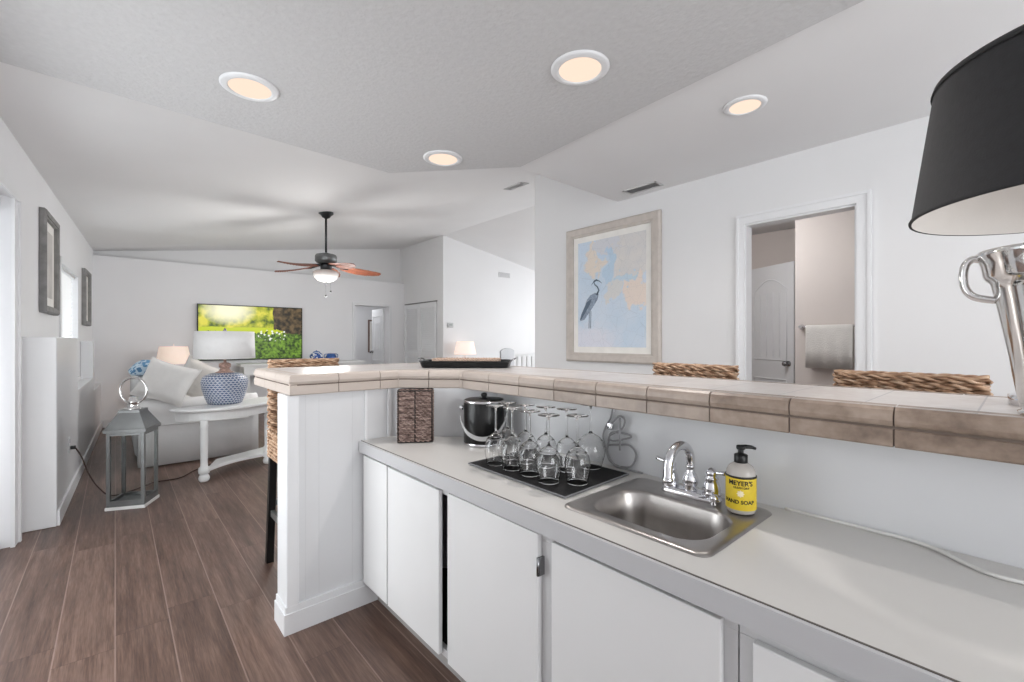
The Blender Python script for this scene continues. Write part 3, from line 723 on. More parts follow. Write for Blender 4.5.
# ------------------------------------------------------------------ wicker bar stools
def make_stool():
    g = thing('bar_stool', '', 'stool')
    # local: front towards -y, back at +y ; backrest centre y=+.20
    mb = MB()
    strand_rows(mb, rrect(-.183, .183, .187, .226, .018, 3), [.735 + i * .0182 for i in range(20)], r=.0062, amp=.0075, per=.085)
    for q in range(4): mb.tube([(x, .189 + q * .0115 + .004 * sin(x * 70 + q * 2), 1.090 + .004 * cos(x * 70 + q * 2)) for x in [-.186 + .372 * i / 70 for i in range(71)]], .0062, 6)
    mb.build('backrest', WICK, g)
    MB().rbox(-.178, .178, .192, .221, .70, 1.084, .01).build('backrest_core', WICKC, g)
    mb = MB()
    strand_rows(mb, rrect(-.185, .185, -.21, .225, .03, 3), [.585 + i * .0182 for i in range(8)], r=.0062, amp=.0075, per=.085)
    for q in range(30): mb.tube([(-.18 + .36 * i / 30, -.20 + q * .0138, .722 + .003 * sin(i * 1.6 + q * pi)) for i in range(31)], .0058, 5)
    mb.build('seat', WICK, g)
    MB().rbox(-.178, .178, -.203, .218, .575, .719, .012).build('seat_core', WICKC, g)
    for x, y in ((-.168, -.19), (.168, -.19), (-.168, .195), (.168, .195)):
        sx, sy = (1 if x > 0 else -1), (1 if y > 0 else -1)
        a, b = .018, .018
        lo = [(x + sx * .015 + i * a, y + sy * .012 + j * b, 0) for i, j in ((-1, -1), (1, -1), (1, 1), (-1, 1))]
        hi = [(x + i * a, y + j * b, .58) for i, j in ((-1, -1), (1, -1), (1, 1), (-1, 1))]
        MB().loft([lo, hi], True, True, False).build('leg', LEGB, g, bevel=.002)
    for p, q, z in (((-.174, -.175), (-.174, .180), .27), ((.174, -.175), (.174, .180), .27), ((-.155, -.196), (.155, -.196), .22), ((-.155, .2), (.155, .2), .32)):
        mb = MB()
        if p[0] == q[0]: mb.box(p[0] - .009, p[0] + .009, p[1], q[1], z - .016, z + .016)
        else: mb.box(p[0], q[0], p[1] - .009, p[1] + .009, z - .016, z + .016)
        mb.build('stretcher', STRETCH, g)
    return g
st = make_stool()
sp = [((.812, 2.50, 0), 0, 'woven wicker bar stool tucked under the left end of the bar'), ((1.70, .958, 0), R(-90), 'woven wicker bar stool below the framed heron map'), ((1.70, .250, 0), R(-90), 'woven wicker bar stool in front of the bathroom doorway')]
for i, (l, rz, lb) in enumerate(sp):
    o = st if i == 0 else copy_tree(st); o.location = l; o.rotation_euler.z = rz; o['label'] = lb; o['group'] = 'wicker bar stools behind the bar'

# ------------------------------------------------------------------ black shaded lamp and silver bucket at the right
g = thing('table_lamp', 'table lamp with a large black drum shade and white lining on the bar', 'lamp', (1.505, -.115, BZ1 + .001))
mb = MB(); mb.lathe([(.302, .4225), (.2995, .4245), (.2585, .7265), (.2575, .7285)], 72, cap=False); mb.build('lamp_shade', SHADEBK, g)
mb = MB(); mb.lathe([(.2555, .7285), (.2980, .4225)], 72, cap=False); mb.build('shade_lining', SHADEIN, g)
mb = MB(); mb.lathe([(.2975, .4220), (.303, .4218), (.3036, .4255), (.3010, .4300)], 72, cap=False); mb.lathe([(.262, .717), (.2635, .719), (.2598, .730), (.2555, .730)], 72, cap=False); mb.build('shade_piping', SHADEBK, g)
mb = MB(); mb.lathe([(.137, 0), (.137, .020), (.128, .023), (.100, .023), (.090, .020), (.080, .018), (.060, .022), (.030, .05), (.045, .10), (.062, .16), (.058, .22), (.030, .30), (.014, .34), (.012, .43), (.012, .50)], 40); mb.build('lamp_base', CHROME, g)
mb = MB(); mb.box(-.256, .256, -.003, .003, .70, .706).box(-.003, .003, -.256, .256, .70, .706); mb.lathe([(.03, .50), (.032, .53), (.02, .60), (.004, .70), (.004, .74), (.012, .75), (0, .765)], 20); mb.build('shade_fitter', HINGE, g)

g = thing('silver_bucket', 'polished silver champagne bucket with ear handles on the bar edge', 'bucket', (1.292, -.052, BZ1 + .001))
mb = MB()
mb.lathe([(.050, 0), (.058, .001), (.059, .007), (.054, .010), (.056, .016), (.063, .06), (.073, .13), (.085, .20), (.092, .238), (.0945, .250), (.1005, .256), (.104, .262), (.107, .285), (.113, .301), (.115, .307), (.112, .311), (.106, .309), (.100, .285), (.090, .25), (.080, .21), (.064, .10), (.052, .02), (.02, .014)], 72)
mb.build('body', SILVER, g)
for s_ in (0, 1):
    mb = MB(); ang = R(94) + s_ * pi; dr = Vector((cos(ang), sin(ang), 0)); tn = Vector((-dr.y, dr.x, 0))
    path = bez([(.104, .300), (.122, .298), (.138, .284), (.145, .262), (.142, .240), (.126, .222), (.104, .214), (.086, .212)], 6)if 0 else None
    pts = [(.108, .300), (.119, .301), (.128, .290), (.131, .266), (.127, .242), (.114, .226), (.086, .218)]
    cv = bez([(a, 0, b) for a, b in pts], 6); loops = []
    for k, p in enumerate(cv):
        a = cv[max(k - 1, 0)]; b = cv[min(k + 1, len(cv) - 1)]; t_ = (b - a).normalized(); nn = Vector((t_.z, 0, -t_.x))
        wd = .015 - .004 * math.sin(pi * k / (len(cv) - 1))
        lp = []
        for j in range(12):
            q = 2 * pi * j / 12; o2 = nn * (.0072 * sin(q)); c = p + o2
            lp.append(tuple(dr * c.x + tn * (wd * cos(q)) + Vector((0, 0, c.z))))
        loops.append(lp)
    mb.loft(loops, True, True, True); mb.build('handle', SILVER, g)

# ------------------------------------------------------------------ cords on the counter
def yz(px, py, x=1.343):
    a = px - 512; u = a * .75 + 450 * .66144; v = -a * .66144 + 450 * .75; t = x / u; return (x, t * v, 1.2 - (py - 341) * t)
def zc(x, y): return (560 + x / 5.683, 380 + y / 5.683)
g = thing('hanging_cord', 'tangled grey cord with plug hanging on the wall behind the glasses', 'cord', (0, 0, 0))
off = 0
runs = [[(300, 165), (288, 215), (262, 262), (245, 320), (262, 400), (285, 460), (335, 515)],
        [(262, 262), (300, 240), (335, 205), (368, 225), (355, 275), (310, 300), (280, 320), (300, 345), (390, 330), (400, 315), (340, 300), (290, 300), (275, 345)],
        [(340, 215), (342, 280), (340, 400)],
        [(275, 370), (330, 368), (395, 372), (432, 425), (405, 490), (345, 518)],
        [(282, 330), (270, 400), (300, 470), (325, 500), (375, 520), (470, 535)]]
mb = MB()
for i, rn in enumerate(runs):
    pts = [yz(*zc(x, y), 1.3455 - .0075 * (i % 3)) for x, y in rn]
    pts = [(p[0], p[1], max(p[2], CT + .006)) for p in pts]
    mb.tube(bez(pts, 6), .0036, 7)
mb.build('cord', CORDG, g)
p = yz(*zc(285, 262), 1.338); mb = MB().rbox(p[0] - .006, p[0] + .010, p[1] - .012, p[1] + .012, p[2] - .012, p[2] + .012, .004); mb.build('plug', CHROME, g)
mb = MB(); q = yz(*zc(300, 168), 1.350); mb.rbox(q[0] - .006, q[0] + .004, q[1] - .008, q[1] + .008, q[2] - .008, q[2] + .008, .003); mb.build('wall_hook', TRIM, g)
pts = [(1.349, .42, CT + .0035), (1.349, .30, CT + .0035), (1.346, .22, CT + .004), (1.342, .165, CT + .0045), (1.325, .12, CT + .0045), (1.285, .075, CT + .0045), (1.262, .03, CT + .0045), (1.268, -.03, CT + .0045), (1.275, -.2, CT + .0045)]
o = MB().tube(bez(pts, 8), .0042, 8).build('power_cord', CORDW); tag(o, 'white power cord curving over the right end of the laminate counter', 'cord')

# ------------------------------------------------------------------ recessed lights, vents, detectors
def downlight(x, y, z, lb, r=.105, watts=6):
    g = thing('recessed_light', lb, 'ceiling light', (x, y, z), 0, 'recessed ceiling downlights')
    mb = MB(); mb.lathe([(r, -.001), (r, -.005), (r * .93, -.010), (r * .80, -.014), (r * .73, -.011), (r * .71, -.004)], 40, cap=False); mb.build('trim_ring', TRIM, g)
    mb = MB(); mb.lathe([(r * .74, -.0085), (.0, -.0085)], 40); mb.build('diffuser', DIFF, g)
    l = bpy.data.lights.new('downlight', 'SPOT'); l.shadow_soft_size = .03; l.energy = watts * 4; l.color = (1, .95, .91); l.spot_size = R(160); l.spot_blend = .7
    lo = bpy.data.objects.new('downlight', l); C.objects.link(lo); lo.parent = g; lo.location = (0, 0, -.02)
    return g
f_ = 1.2 / 1.24
downlight(1.584 * f_, 1.329 * f_, 2.40, 'large recessed light above the middle of the bar', .128, 8)
downlight(.494 * f_, 2.494 * f_, 2.40, 'recessed light at the upper left of the kitchen ceiling', .124, 4)
downlight(1.666 * f_, 2.596 * f_, 2.40, 'recessed light beside the angled corner of the kitchen ceiling', .128, 3.5)
downlight(2.482, .964, 2.44, 'recessed light in the brighter ceiling near the lamp with black shade', .104, 2.6)

downlight(1.54, -.25, 2.40, 'added unseen recessed light over the right end of the low counter')  # extra downlight, added out of view for more light

def vent(x, y, z, lx, ly, lb, rz=0, tilt=0, back=(160, 160, 162), slat=(196, 196, 198)):
    g = thing('ceiling_vent', lb, 'vent', (x, y, z), rz, 'ceiling air vents'); g.rotation_euler = (0, tilt, rz)
    mb = MB(); mb.box(-lx, lx, -ly, -ly + .012, -.008, -.0005).box(-lx, lx, ly - .012, ly, -.008, -.0005).box(-lx, -lx + .012, -ly, ly, -.008, -.0005).box(lx - .012, lx, -ly, ly, -.008, -.0005); mb.build('vent_frame', VENTM, g)
    MB().box(-lx + .012, lx - .012, -ly + .012, ly - .012, -.002, -.0005).build('vent_backing', mat('vent_backing', back, .8), g)
    mb = MB(); n = 5
    for k in range(n):
        xx = -lx + .012 + (2 * lx - .024) * (k + .5) / n
        mb.add([(xx - .007, -ly + .012, -.008), (xx + .006, -ly + .012, -.003), (xx + .006, ly - .012, -.003), (xx - .007, ly - .012, -.008)], [(0, 1, 2, 3)])
    mb.build('vent_slat', mat('vent_slat', slat, .5), g)
vent(3.20, 2.03, 2.44, .06, .15, 'dark slatted air vent in the ceiling above the heron map')
# vent on the vaulted ceiling, seen at (516,186)
u, v = 300.6, 334.9; t = (2.44 + .0426 - 1.2) / (155 - .142 * u); vx, vy = t * u, t * v
vent(vx, vy, VZ(vx), .06, .15, 'pale air vent high on the vaulted living room ceiling', 0, -math.atan(.142), (224, 224, 225), (228, 228, 229))

# ------------------------------------------------------------------ ceiling fan
fx, fy = 1.92, 5.59; fz = VZ(fx)
g = thing('ceiling_fan', 'dark bronze ceiling fan with brown palm leaf blades and white bowl light', 'fan', (fx, fy, 0))
MB().lathe([(.035, fz + .02), (.085, fz + .012), (.086, fz - .012), (.060, fz - .03), (.045, fz - .055), (.018, fz - .07), (.013, fz - .075)], 28).build('canopy', BRONZE, g)
MB().lathe([(.0125, 2.25), (.0125, fz - .06)], 14).build('downrod', BRONZE, g)
MB().lathe([(.02, 2.27), (.05, 2.262), (.115, 2.245), (.125, 2.225), (.125, 2.165), (.105, 2.145), (.06, 2.135)], 36).build('motor_housing', NICKEL, g)
MB().lathe([(.062, 2.137), (.066, 2.12), (.066, 2.07), (.05, 2.06)], 28).build('switch_housing', BRONZE, g)
MB().lathe([(.06, 2.062), (.11, 2.055), (.148, 2.035), (.150, 2.01), (.13, 1.965), (.085, 1.93), (.03, 1.915), (.0, 1.913)], 36).build('light_bowl', mat('opal_glass', (205, 203, 200), .25), g)
l = bpy.data.lights.new('fill_light_living', 'POINT'); l.energy = 46; l.color = (1, .98, .95); l.shadow_soft_size = .22; lo = bpy.data.objects.new('fill_light_living', l); C.objects.link(lo); lo.parent = g; lo.location = (0, 0, 1.66)  # fill light added below the bowl to brighten the living room
MB().lathe([(.012, 1.914), (.018, 1.908), (.012, 1.897), (0, 1.888)], 14).build('bowl_finial', BRONZE, g)
ax = Vector((.75, -.66144, 0)); ay = Vector((.66144, .75, 0))
for k in range(5):
    a = R(30 + 72 * k); d = ax * cos(a) + ay * sin(a); ang = math.atan2(d.y, d.x)
    Mx = Matrix.Rotation(ang, 4, 'Z') @ Matrix.Translation((0, 0, 2.12)) @ Matrix.Rotation(R(5), 4, 'Y') @ Matrix.Rotation(R(-14), 4, 'X')
    ns = 30; upl, dnl = [], []
    for i in range(ns + 1):
        t = i / ns; x = .17 + .49 * t
        wv = (.035 + .062 * math.sin(pi * min(1, t * .92 + .08)) ** .7) * (1 - .08 * abs(sin(t * 15))) if t < 1 else .004
        upl.append((x, wv)); dnl.append((x, -wv))
    pl = upl + dnl[::-1]
    mb = MB(); mb.M = Mx
    loopsT = []
    for i in range(ns + 1):
        x, w2 = upl[i]; t = i / ns; zc_ = -.012 * sin(t * pi)
        loopsT.append([(x, w2, zc_ - .006), (x, w2 * .5, zc_ + .003), (x, 0, zc_ + .005), (x, -w2 * .5, zc_ + .003), (x, -w2, zc_ - .006), (x, -w2, zc_ - .010), (x, 0, zc_ - .002), (x, w2, zc_ - .010)])
    mb.loft(loopsT, True, True, False)
    for i in range(2, ns - 2, 2):      # leaf veins
        x, w2 = upl[i]
        for s_ in (-1, 1): mb.tube([(x, 0, -.0035 - .012 * sin(i / ns * pi)), (x + .03, s_ * w2 * .9, -.0115 - .012 * sin(i / ns * pi))], .0016, 4)
    b = mb.build('blade', BLADE, g)
    mb = MB(); mb.M = Mx; mb.tube([(.07, 0, .01), (.12, 0, .0), (.20, 0, -.010), (.26, 0, -.014)], [.014, .010, .016, .006], 8); mb.build('blade_arm', BRONZE, g)
for px_, py_, z_ in ((.045, -.03, 1.80), (-.02, -.05, 1.74)):
    mb = MB(); mb.tube([(px_, py_, z_), (px_ * 1.0, py_, 2.065)], .0012, 5); mb.sphere((px_, py_, z_), .012, nu=12, nv=8); mb.build('pull_chain', BRONZE, g)

# ------------------------------------------------------------------ framed pictures
def frame(name, lb, cat, w_, h_, bw, dp, loc, rz, fm, matw, inner, grp=None):
    g = thing(name, lb, cat, loc, rz, grp)
    mb = MB(); hw, hh = w_ / 2, h_ / 2
    # mitred frame, profile stepped
    def fl(i, y): return [(-hw + i, y, -hh + i), (hw - i, y, -hh + i), (hw - i, y, hh - i), (-hw + i, y, hh - i)]
    mb.loft([fl(0, 0), fl(0, -dp * .7), fl(bw * .18, -dp), fl(bw * .75, -dp * .92), (fl(bw * .8, -dp * .75)), fl(bw, -dp * .7), fl(bw, -.004)], False, False, False)
    mb.build('picture_frame', fm, g)
    MB().box(-hw + bw * .8, hw - bw * .8, -.009, -.003, -hh + bw * .8, hh - bw * .8).build('mat_board', PRINTM, g)
    pw, ph = hw - bw - matw, hh - bw - matw
    MB().box(-pw, pw, -.0105, -.009, -ph, ph).build('print', inner, g)
    return g, pw, ph
def map_material(pw, ph):
    m, nt, b = newmat('map_print')
    v, (x, y, z) = xyz(nt)
    nx = math_(nt, 'SUBTRACT', noise(nt, v, 5, 6), .5); ns2 = math_(nt, 'SUBTRACT', noise(nt, v, 17, 4), .5)
    U = math_(nt, 'ADD', math_(nt, 'DIVIDE', x, pw), math_(nt, 'MULTIPLY', nx, 1.3)); V = math_(nt, 'ADD', math_(nt, 'DIVIDE', z, ph), math_(nt, 'MULTIPLY', ns2, .6))
    def blob(cx, cz, rx, rz):
        a = math_(nt, 'POWER', math_(nt, 'DIVIDE', math_(nt, 'SUBTRACT', U, cx), rx), 2); c = math_(nt, 'POWER', math_(nt, 'DIVIDE', math_(nt, 'SUBTRACT', V, cz), rz), 2)
        return math_(nt, 'MULTIPLY', math_(nt, 'SUBTRACT', 1.12, math_(nt, 'ADD', a, c)), 3.5, clamp=True)
    wv = mixc(nt, noise(nt, v, 4, 5), lin((186, 210, 230)), lin((222, 228, 238)))
    land = mixc(nt, noise(nt, v, 9, 6), lin((206, 208, 212)), lin((232, 226, 220)))
    c = mixc(nt, blob(.62, .72, .62, .62), wv, land)
    c = mixc(nt, blob(-.50, .66, .26, .36), c, lin((228, 218, 208)))
    c = mixc(nt, blob(-.05, .90, .5, .16), c, lin((214, 216, 222)))
    c = mixc(nt, blob(.78, .0, .42, .30), c, lin((234, 220, 210)))
    c = mixc(nt, blob(.10, .06, .22, .22), c, lin((218, 218, 218)))
    c = mixc(nt, blob(-.02, .46, .15, .34), c, lin((190, 212, 230)))
    c = mixc(nt, blob(.45, .24, .34, .07), c, lin((198, 216, 228)))
    low = math_(nt, 'MULTIPLY', math_(nt, 'SUBTRACT', -.50, math_(nt, 'ADD', math_(nt, 'DIVIDE', z, ph), math_(nt, 'MULTIPLY', ns2, .5))), 4, clamp=True)
    left = math_(nt, 'MULTIPLY', math_(nt, 'SUBTRACT', .3, U), 2, clamp=True)
    c = mixc(nt, math_(nt, 'MULTIPLY', math_(nt, 'MULTIPLY', low, left), .8), c, lin((224, 224, 234)))
    vor = nt.nodes.new('ShaderNodeTexVoronoi'); vor.feature = 'DISTANCE_TO_EDGE'; vor.inputs['Scale'].default_value = 9; nt.links.new(v, vor.inputs['Vector'])
    ln = math_(nt, 'LESS_THAN', vor.outputs[0], .012)
    c = mixc(nt, math_(nt, 'MULTIPLY', ln, .18), c, lin((150, 160, 170)))
    fine = math_(nt, 'GREATER_THAN', noise(nt, v, 120, 2), .66); c = mixc(nt, math_(nt, 'MULTIPLY', fine, .25), c, lin((150, 150, 160)))
    nt.links.new(c, b.inputs['Base Color']); b.inputs['Roughness'].default_value = .35; return m
FRB = mat('frame_pale_driftwood', (196, 188, 181), .55, var=.07, scale=18)
MP = map_material(.38, .50)
g, pw, ph = frame('framed_map', 'framed pale nautical map with a blue heron on the right wall', 'picture', 1.02, 1.27, .085, .035, (3.358, 2.462, 1.64), R(-90), FRB, .055, MP)
# heron standing at lower left of the print
HM = mat('heron_ink', (140, 154, 172), .6, var=.3, scale=60); HD = mat('heron_dark', (92, 108, 126), .6)
def flat(mb, pts, y, t=.0006):
    n = len(pts); vs = [(x, y, z) for x, z in pts] + [(x, y - t, z) for x, z in pts]
    mb.add(vs, [tuple(range(n)), tuple(range(2 * n - 1, n - 1, -1))] + [(i, i + n, (i + 1) % n + n, (i + 1) % n) for i in range(n)])
def P2(cx, cy, x0=560, y0=200, s=4.01):    # zoom coords -> local print coordinates on the wall plane
    px_, py_ = x0 + cx / s, y0 + cy / s; a = px_ - 512; u = a * .75 + 450 * .66144; v_ = -a * .66144 + 450 * .75; t = 3.347 / u
    return (2.462 - t * v_, 1.2 - (py_ - 341) * t - 1.64)
mb = MB(); flat(mb, [P2(*q) for q in ((155, 378), (150, 400), (135, 425), (115, 455), (98, 480), (80, 487), (84, 462), (98, 430), (108, 400), (122, 382), (140, 372))], -.0106)
mb.build('heron_body', HM, g)
mb = MB(); hk = [P2(*q) for q in ((148, 380), (156, 362), (150, 348), (140, 340), (136, 330), (146, 321), (158, 325), (168, 334))]
mb.tube([(x, -.0108, z) for x, z in hk], [.010, .007, .006, .006, .006, .009, .005, .001], 6)
hk = [P2(*q) for q in ((146, 321), (138, 324), (124, 344))]; mb.tube([(x, -.0108, z) for x, z in hk], [.008, .005, .001], 6)
mb.build('heron_neck', HD, g)
for s_ in ((118, 450, 116, 515), (124, 445, 123, 515)):
    a1 = P2(s_[0], s_[1]); a2 = P2(s_[2], s_[3]); MB().tube([(a1[0], -.0108, a1[1]), (a2[0], -.0108, a2[1])], .003, 5).build('heron_leg', HD, g)
mb = MB(); flat(mb, [P2(*q) for q in ((128, 395), (120, 420), (100, 455), (84, 482), (80, 480), (92, 445), (108, 410))], -.0113); mb.build('heron_wing', HD, g)

PRB = mat('beach_print', (196, 192, 188), .5, var=.2, scale=4)
lwr = R(90) - math.atan(.05)
frame('framed_picture', 'large grey wood framed picture on the left wall nearest the glass door', 'picture', .60, .76, .055, .04, (LW(5.0) + .002, 5.0, 1.79), lwr, GREYW, .07, PRB, 'grey framed pictures on the left wall')
frame('framed_picture', 'grey wood framed picture on the left wall beyond the blinds', 'picture', .56, .66, .055, .04, (LW(7.45) + .002, 7.45, 1.715), lwr, GREYW, .07, PRB, 'grey framed pictures on the left wall')
frame('hall_picture', 'narrow brown framed picture in the hall behind the open door', 'picture', .32, .78, .035, .03, (4.715, 10.398, 1.32), 0, mat('brown_frame', (120, 98, 88), .5), .05, PRB)

# ------------------------------------------------------------------ television
def tv_material(hw, hh):
    m, nt, b = newmat('tv_picture')
    v, (x, y, z) = xyz(nt)
    U = math_(nt, 'ADD', math_(nt, 'DIVIDE', x, 2 * hw), .5); V = math_(nt, 'ADD', math_(nt, 'DIVIDE', z, 2 * hh), .5)
    n1 = noise(nt, v, 8, 5); n2 = noise(nt, v, 26, 5); n3 = noise(nt, v, 3, 3)
    r = nt.nodes.new('ShaderNodeValToRGB'); e = r.color_ramp.elements
    e[0].position = .36; e[0].color = lin((74, 96, 12)); e[1].position = .62; e[1].color = lin((222, 214, 70)); k = e.new(.48); k.color = lin((160, 170, 30)); nt.links.new(n1, r.inputs[0])
    c = r.outputs[0]
    d = math_(nt, 'ADD', math_(nt, 'POWER', math_(nt, 'DIVIDE', math_(nt, 'SUBTRACT', U, .27), .26), 2), math_(nt, 'POWER', math_(nt, 'DIVIDE', math_(nt, 'SUBTRACT', V, .92), .28), 2))
    c = mixc(nt, math_(nt, 'SUBTRACT', 1.1, d, clamp=True), c, lin((255, 250, 215)))
    gr_ = nt.nodes.new('ShaderNodeValToRGB'); e = gr_.color_ramp.elements
    e[0].position = .36; e[0].color = lin((34, 58, 14)); e[1].position = .66; e[1].color = lin((124, 164, 52)); nt.links.new(n2, gr_.inputs[0])
    lawn = math_(nt, 'LESS_THAN', math_(nt, 'ADD', V, math_(nt, 'MULTIPLY', math_(nt, 'SUBTRACT', n1, .5), .06)), .60)
    c = mixc(nt, lawn, c, lin((196, 208, 30)))
    grass = math_(nt, 'LESS_THAN', math_(nt, 'ADD', V, math_(nt, 'MULTIPLY', math_(nt, 'SUBTRACT', n2, .5), .22)), .50)
    c = mixc(nt, grass, c, gr_.outputs[0])
    tr = nt.nodes.new('ShaderNodeValToRGB'); e = tr.color_ramp.elements
    e[0].position = .4; e[0].color = lin((38, 32, 20)); e[1].position = .68; e[1].color = lin((112, 92, 62)); nt.links.new(noise(nt, v, 14, 5), tr.inputs[0])
    trunk = math_(nt, 'GREATER_THAN', math_(nt, 'ADD', U, math_(nt, 'MULTIPLY', math_(nt, 'SUBTRACT', n1, .5), .05)), .70)
    hi = math_(nt, 'GREATER_THAN', math_(nt, 'ADD', math_(nt, 'ADD', V, math_(nt, 'MULTIPLY', math_(nt, 'SUBTRACT', n3, .5), .2)), math_(nt, 'MULTIPLY', math_(nt, 'SUBTRACT', n2, .5), .2)), math_(nt, 'SUBTRACT', .95, math_(nt, 'MULTIPLY', U, .5)))
    c = mixc(nt, math_(nt, 'MULTIPLY', trunk, hi), c, tr.outputs[0])
    vor = nt.nodes.new('ShaderNodeTexVoronoi'); vor.inputs['Scale'].default_value = 20; nt.links.new(v, vor.inputs['Vector'])
    fl_ = math_(nt, 'LESS_THAN', vor.outputs['Distance'], .32)
    db = math_(nt, 'ADD', math_(nt, 'POWER', math_(nt, 'DIVIDE', math_(nt, 'SUBTRACT', U, .70), .16), 2), math_(nt, 'POWER', math_(nt, 'DIVIDE', math_(nt, 'SUBTRACT', V, .46), .12), 2))
    c = mixc(nt, math_(nt, 'MULTIPLY', fl_, math_(nt, 'LESS_THAN', db, 1)), c, lin((240, 244, 235)))
    b.inputs['Base Color'].default_value = (0, 0, 0, 1); nt.links.new(c, b.inputs['Emission Color']); b.inputs['Emission Strength'].default_value = .95; b.inputs['Roughness'].default_value = .4
    return m
g = thing('television', 'wall mounted television showing a green sunlit meadow and tree trunk', 'television', (1.70, 8.36, 1.335))
MB().box(-.76, .76, -.02, .02, -.44, .44).build('housing', BLACK, g, bevel=.004)
MB().box(-.745, .745, -.0215, -.0205, -.425, .425).build('screen', tv_material(.745, .425), g)
MB().box(-.2, .2, .02, .038, -.15, .15).build('wall_bracket', BLACK, g)

# console below the television, with two blue vases
g = thing('console_table', 'white console table against the back wall below the television', 'table', (2.45, 8.17, 0))
MB().box(-1.0, 1.0, -.2, .2, .80, .84).build('tabletop', PAINTW, g, bevel=.006)
MB().box(-.95, .95, -.18, .18, .66, .80).build('apron', PAINTW, g)
for x in (-.9, .9):
    for y in (-.15, .15): MB().box(x - .03, x + .03, y - .03, y + .03, 0, .66).build('leg', PAINTW, g, bevel=.004)
def vmat(name, sc):
    m, nt, b = newmat(name); v, _ = xyz(nt)
    f = math_(nt, 'GREATER_THAN', noise(nt, v, sc, 3), .5); c = mixc(nt, f, lin((225, 230, 238)), lin((44, 84, 158)))
    nt.links.new(c, b.inputs['Base Color']); b.inputs['Roughness'].default_value = .15; return m
g = thing('ginger_jar', 'round blue and white jar on the console table, the left of two', 'vase', (2.62, 8.1, .842), 0, 'blue and white jars on the console table')
MB().lathe([(.05, 0), (.06, .005), (.10, .05), (.112, .09), (.10, .13), (.06, .158), (.05, .165)], 28).build('jar_body', vmat('jar_blue_white', 16), g)
MB().lathe([(.055, .163), (.056, .172), (.03, .182), (.008, .186), (.010, .195), (0, .20)], 24).build('jar_lid', BLUEG, g)
g = thing('ginger_jar', 'squat darker blue jar on the console table, the right of two', 'vase', (2.87, 8.1, .842), 0, 'blue and white jars on the console table')
MB().lathe([(.06, 0), (.085, .004), (.10, .05), (.085, .10), (.06, .125), (.058, .14)], 28).build('jar_body', mat('jar_cobalt', (60, 96, 160), .15, var=.5, scale=22), g)
for s_ in (-1, 1):
    mb = MB(); mb.tube(bez([(s_ * .06, 0, .128), (s_ * .11, 0, .120), (s_ * .115, 0, .07), (s_ * .096, 0, .05)], 5), .008, 8)
    mb.build('jar_handle', BLUEG, g)

# ------------------------------------------------------------------ sofa, throw, pillows
g = thing('sofa', 'white slipcovered sofa along the left wall behind the side table', 'sofa', (0, 0, 0))
mb = MB(); mb.rbox(.16, 1.13, 5.50, 7.45, .03, .42, .04); mb.build('seat_base', FABW, g)
for y0, y1 in ((5.44, 5.68), (7.27, 7.51)):
    mb = MB(); n = 14; yc = (y0 + y1) / 2; prof = [(yc - .105, .012), (yc - .11, .30), (yc - .10, .46), (yc - .115, .50)] + [(yc - .125 * cos(a), .52 + .115 * sin(a)) for a in [pi * k / n for k in range(1, n)]] + [(yc + .115, .50), (yc + .10, .46), (yc + .105, .012)]
    mb.loft([[(x, y + (.006 * sin(z * 30 + x * 9)), z) for y, z in prof] for x in [.16 + 1.0 * i / 14 for i in range(15)]], True, True, True)
    mb.build('arm', FABW, g)
mb = MB(); mb.rbox(.14, .42, 5.67, 7.40, .03, .86, .09, 6); mb.build('back', FABW, g)
for k in range(2): MB().rbox(.36, 1.06, 5.69 + k * .79, 6.46 + k * .79, .42, .56, .05, 5).build('seat_cushion', FABP, g)
mb = MB()
mb.tube([(.15, 5.425, .40), (.6, 5.428, .392), (1.06, 5.43, .395)], .006, 6); mb.build('skirt_seam', FABW, g)

def pillow(name, lb, m, w_, h_, t_, loc, rot, grp=None):
    mb = MB(); n = 14; top_, bot = [], []
    vs = []; 
    for s_ in (1, -1):
        for i in range(n + 1):
            for j in range(n + 1):
                u, v = -1 + 2 * i / n, -1 + 2 * j / n
                puff = (max(0, 1 - u ** 4) * max(0, 1 - v ** 4)) ** .55
                k1 = 1 - .10 * (1 - u * u) * abs(v) ; k2 = 1 - .10 * (1 - v * v) * abs(u)
                vs.append((u * w_ / 2 * k2, s_ * (t_ / 2 * puff + .002), v * h_ / 2 * k1))
    fs = []; m1 = (n + 1) ** 2
    for i in range(n):
        for j in range(n):
            a = i * (n + 1) + j; q = (a, a + 1, a + n + 2, a + n + 1); fs.append(q); fs.append(tuple(x + m1 for x in q[::-1]))
    mb.add(vs, fs, True)
    # seam piping
    per = [(-1 + 2 * i / 20, -1) for i in range(20)] + [(1, -1 + 2 * i / 20) for i in range(20)] + [(1 - 2 * i / 20, 1) for i in range(20)] + [(-1, 1 - 2 * i / 20) for i in range(20)]
    mb.tube([(u * w_ / 2 * (1 - .10 * (1 - v * v) * abs(u)), 0, v * h_ / 2 * (1 - .10 * (1 - u * u) * abs(v))) for u, v in per], .006, 6, closed=True)
    o = mb.build(name, m); o.location = loc; o.rotation_euler = rot; tag(o, lb, 'pillow', grp); return o
pillow('throw_pillow', 'large white throw pillow leaning at the near end of the sofa', FABP, .46, .40, .17, (.375, 5.53, .80), (R(-24), R(17), R(-32)), 'throw pillows on the sofa')
pillow('throw_pillow', 'cream throw pillow on the sofa behind the large white one', FABC, .44, .40, .14, (.68, 5.88, .775), (R(-14), R(26), R(-30)), 'throw pillows on the sofa')
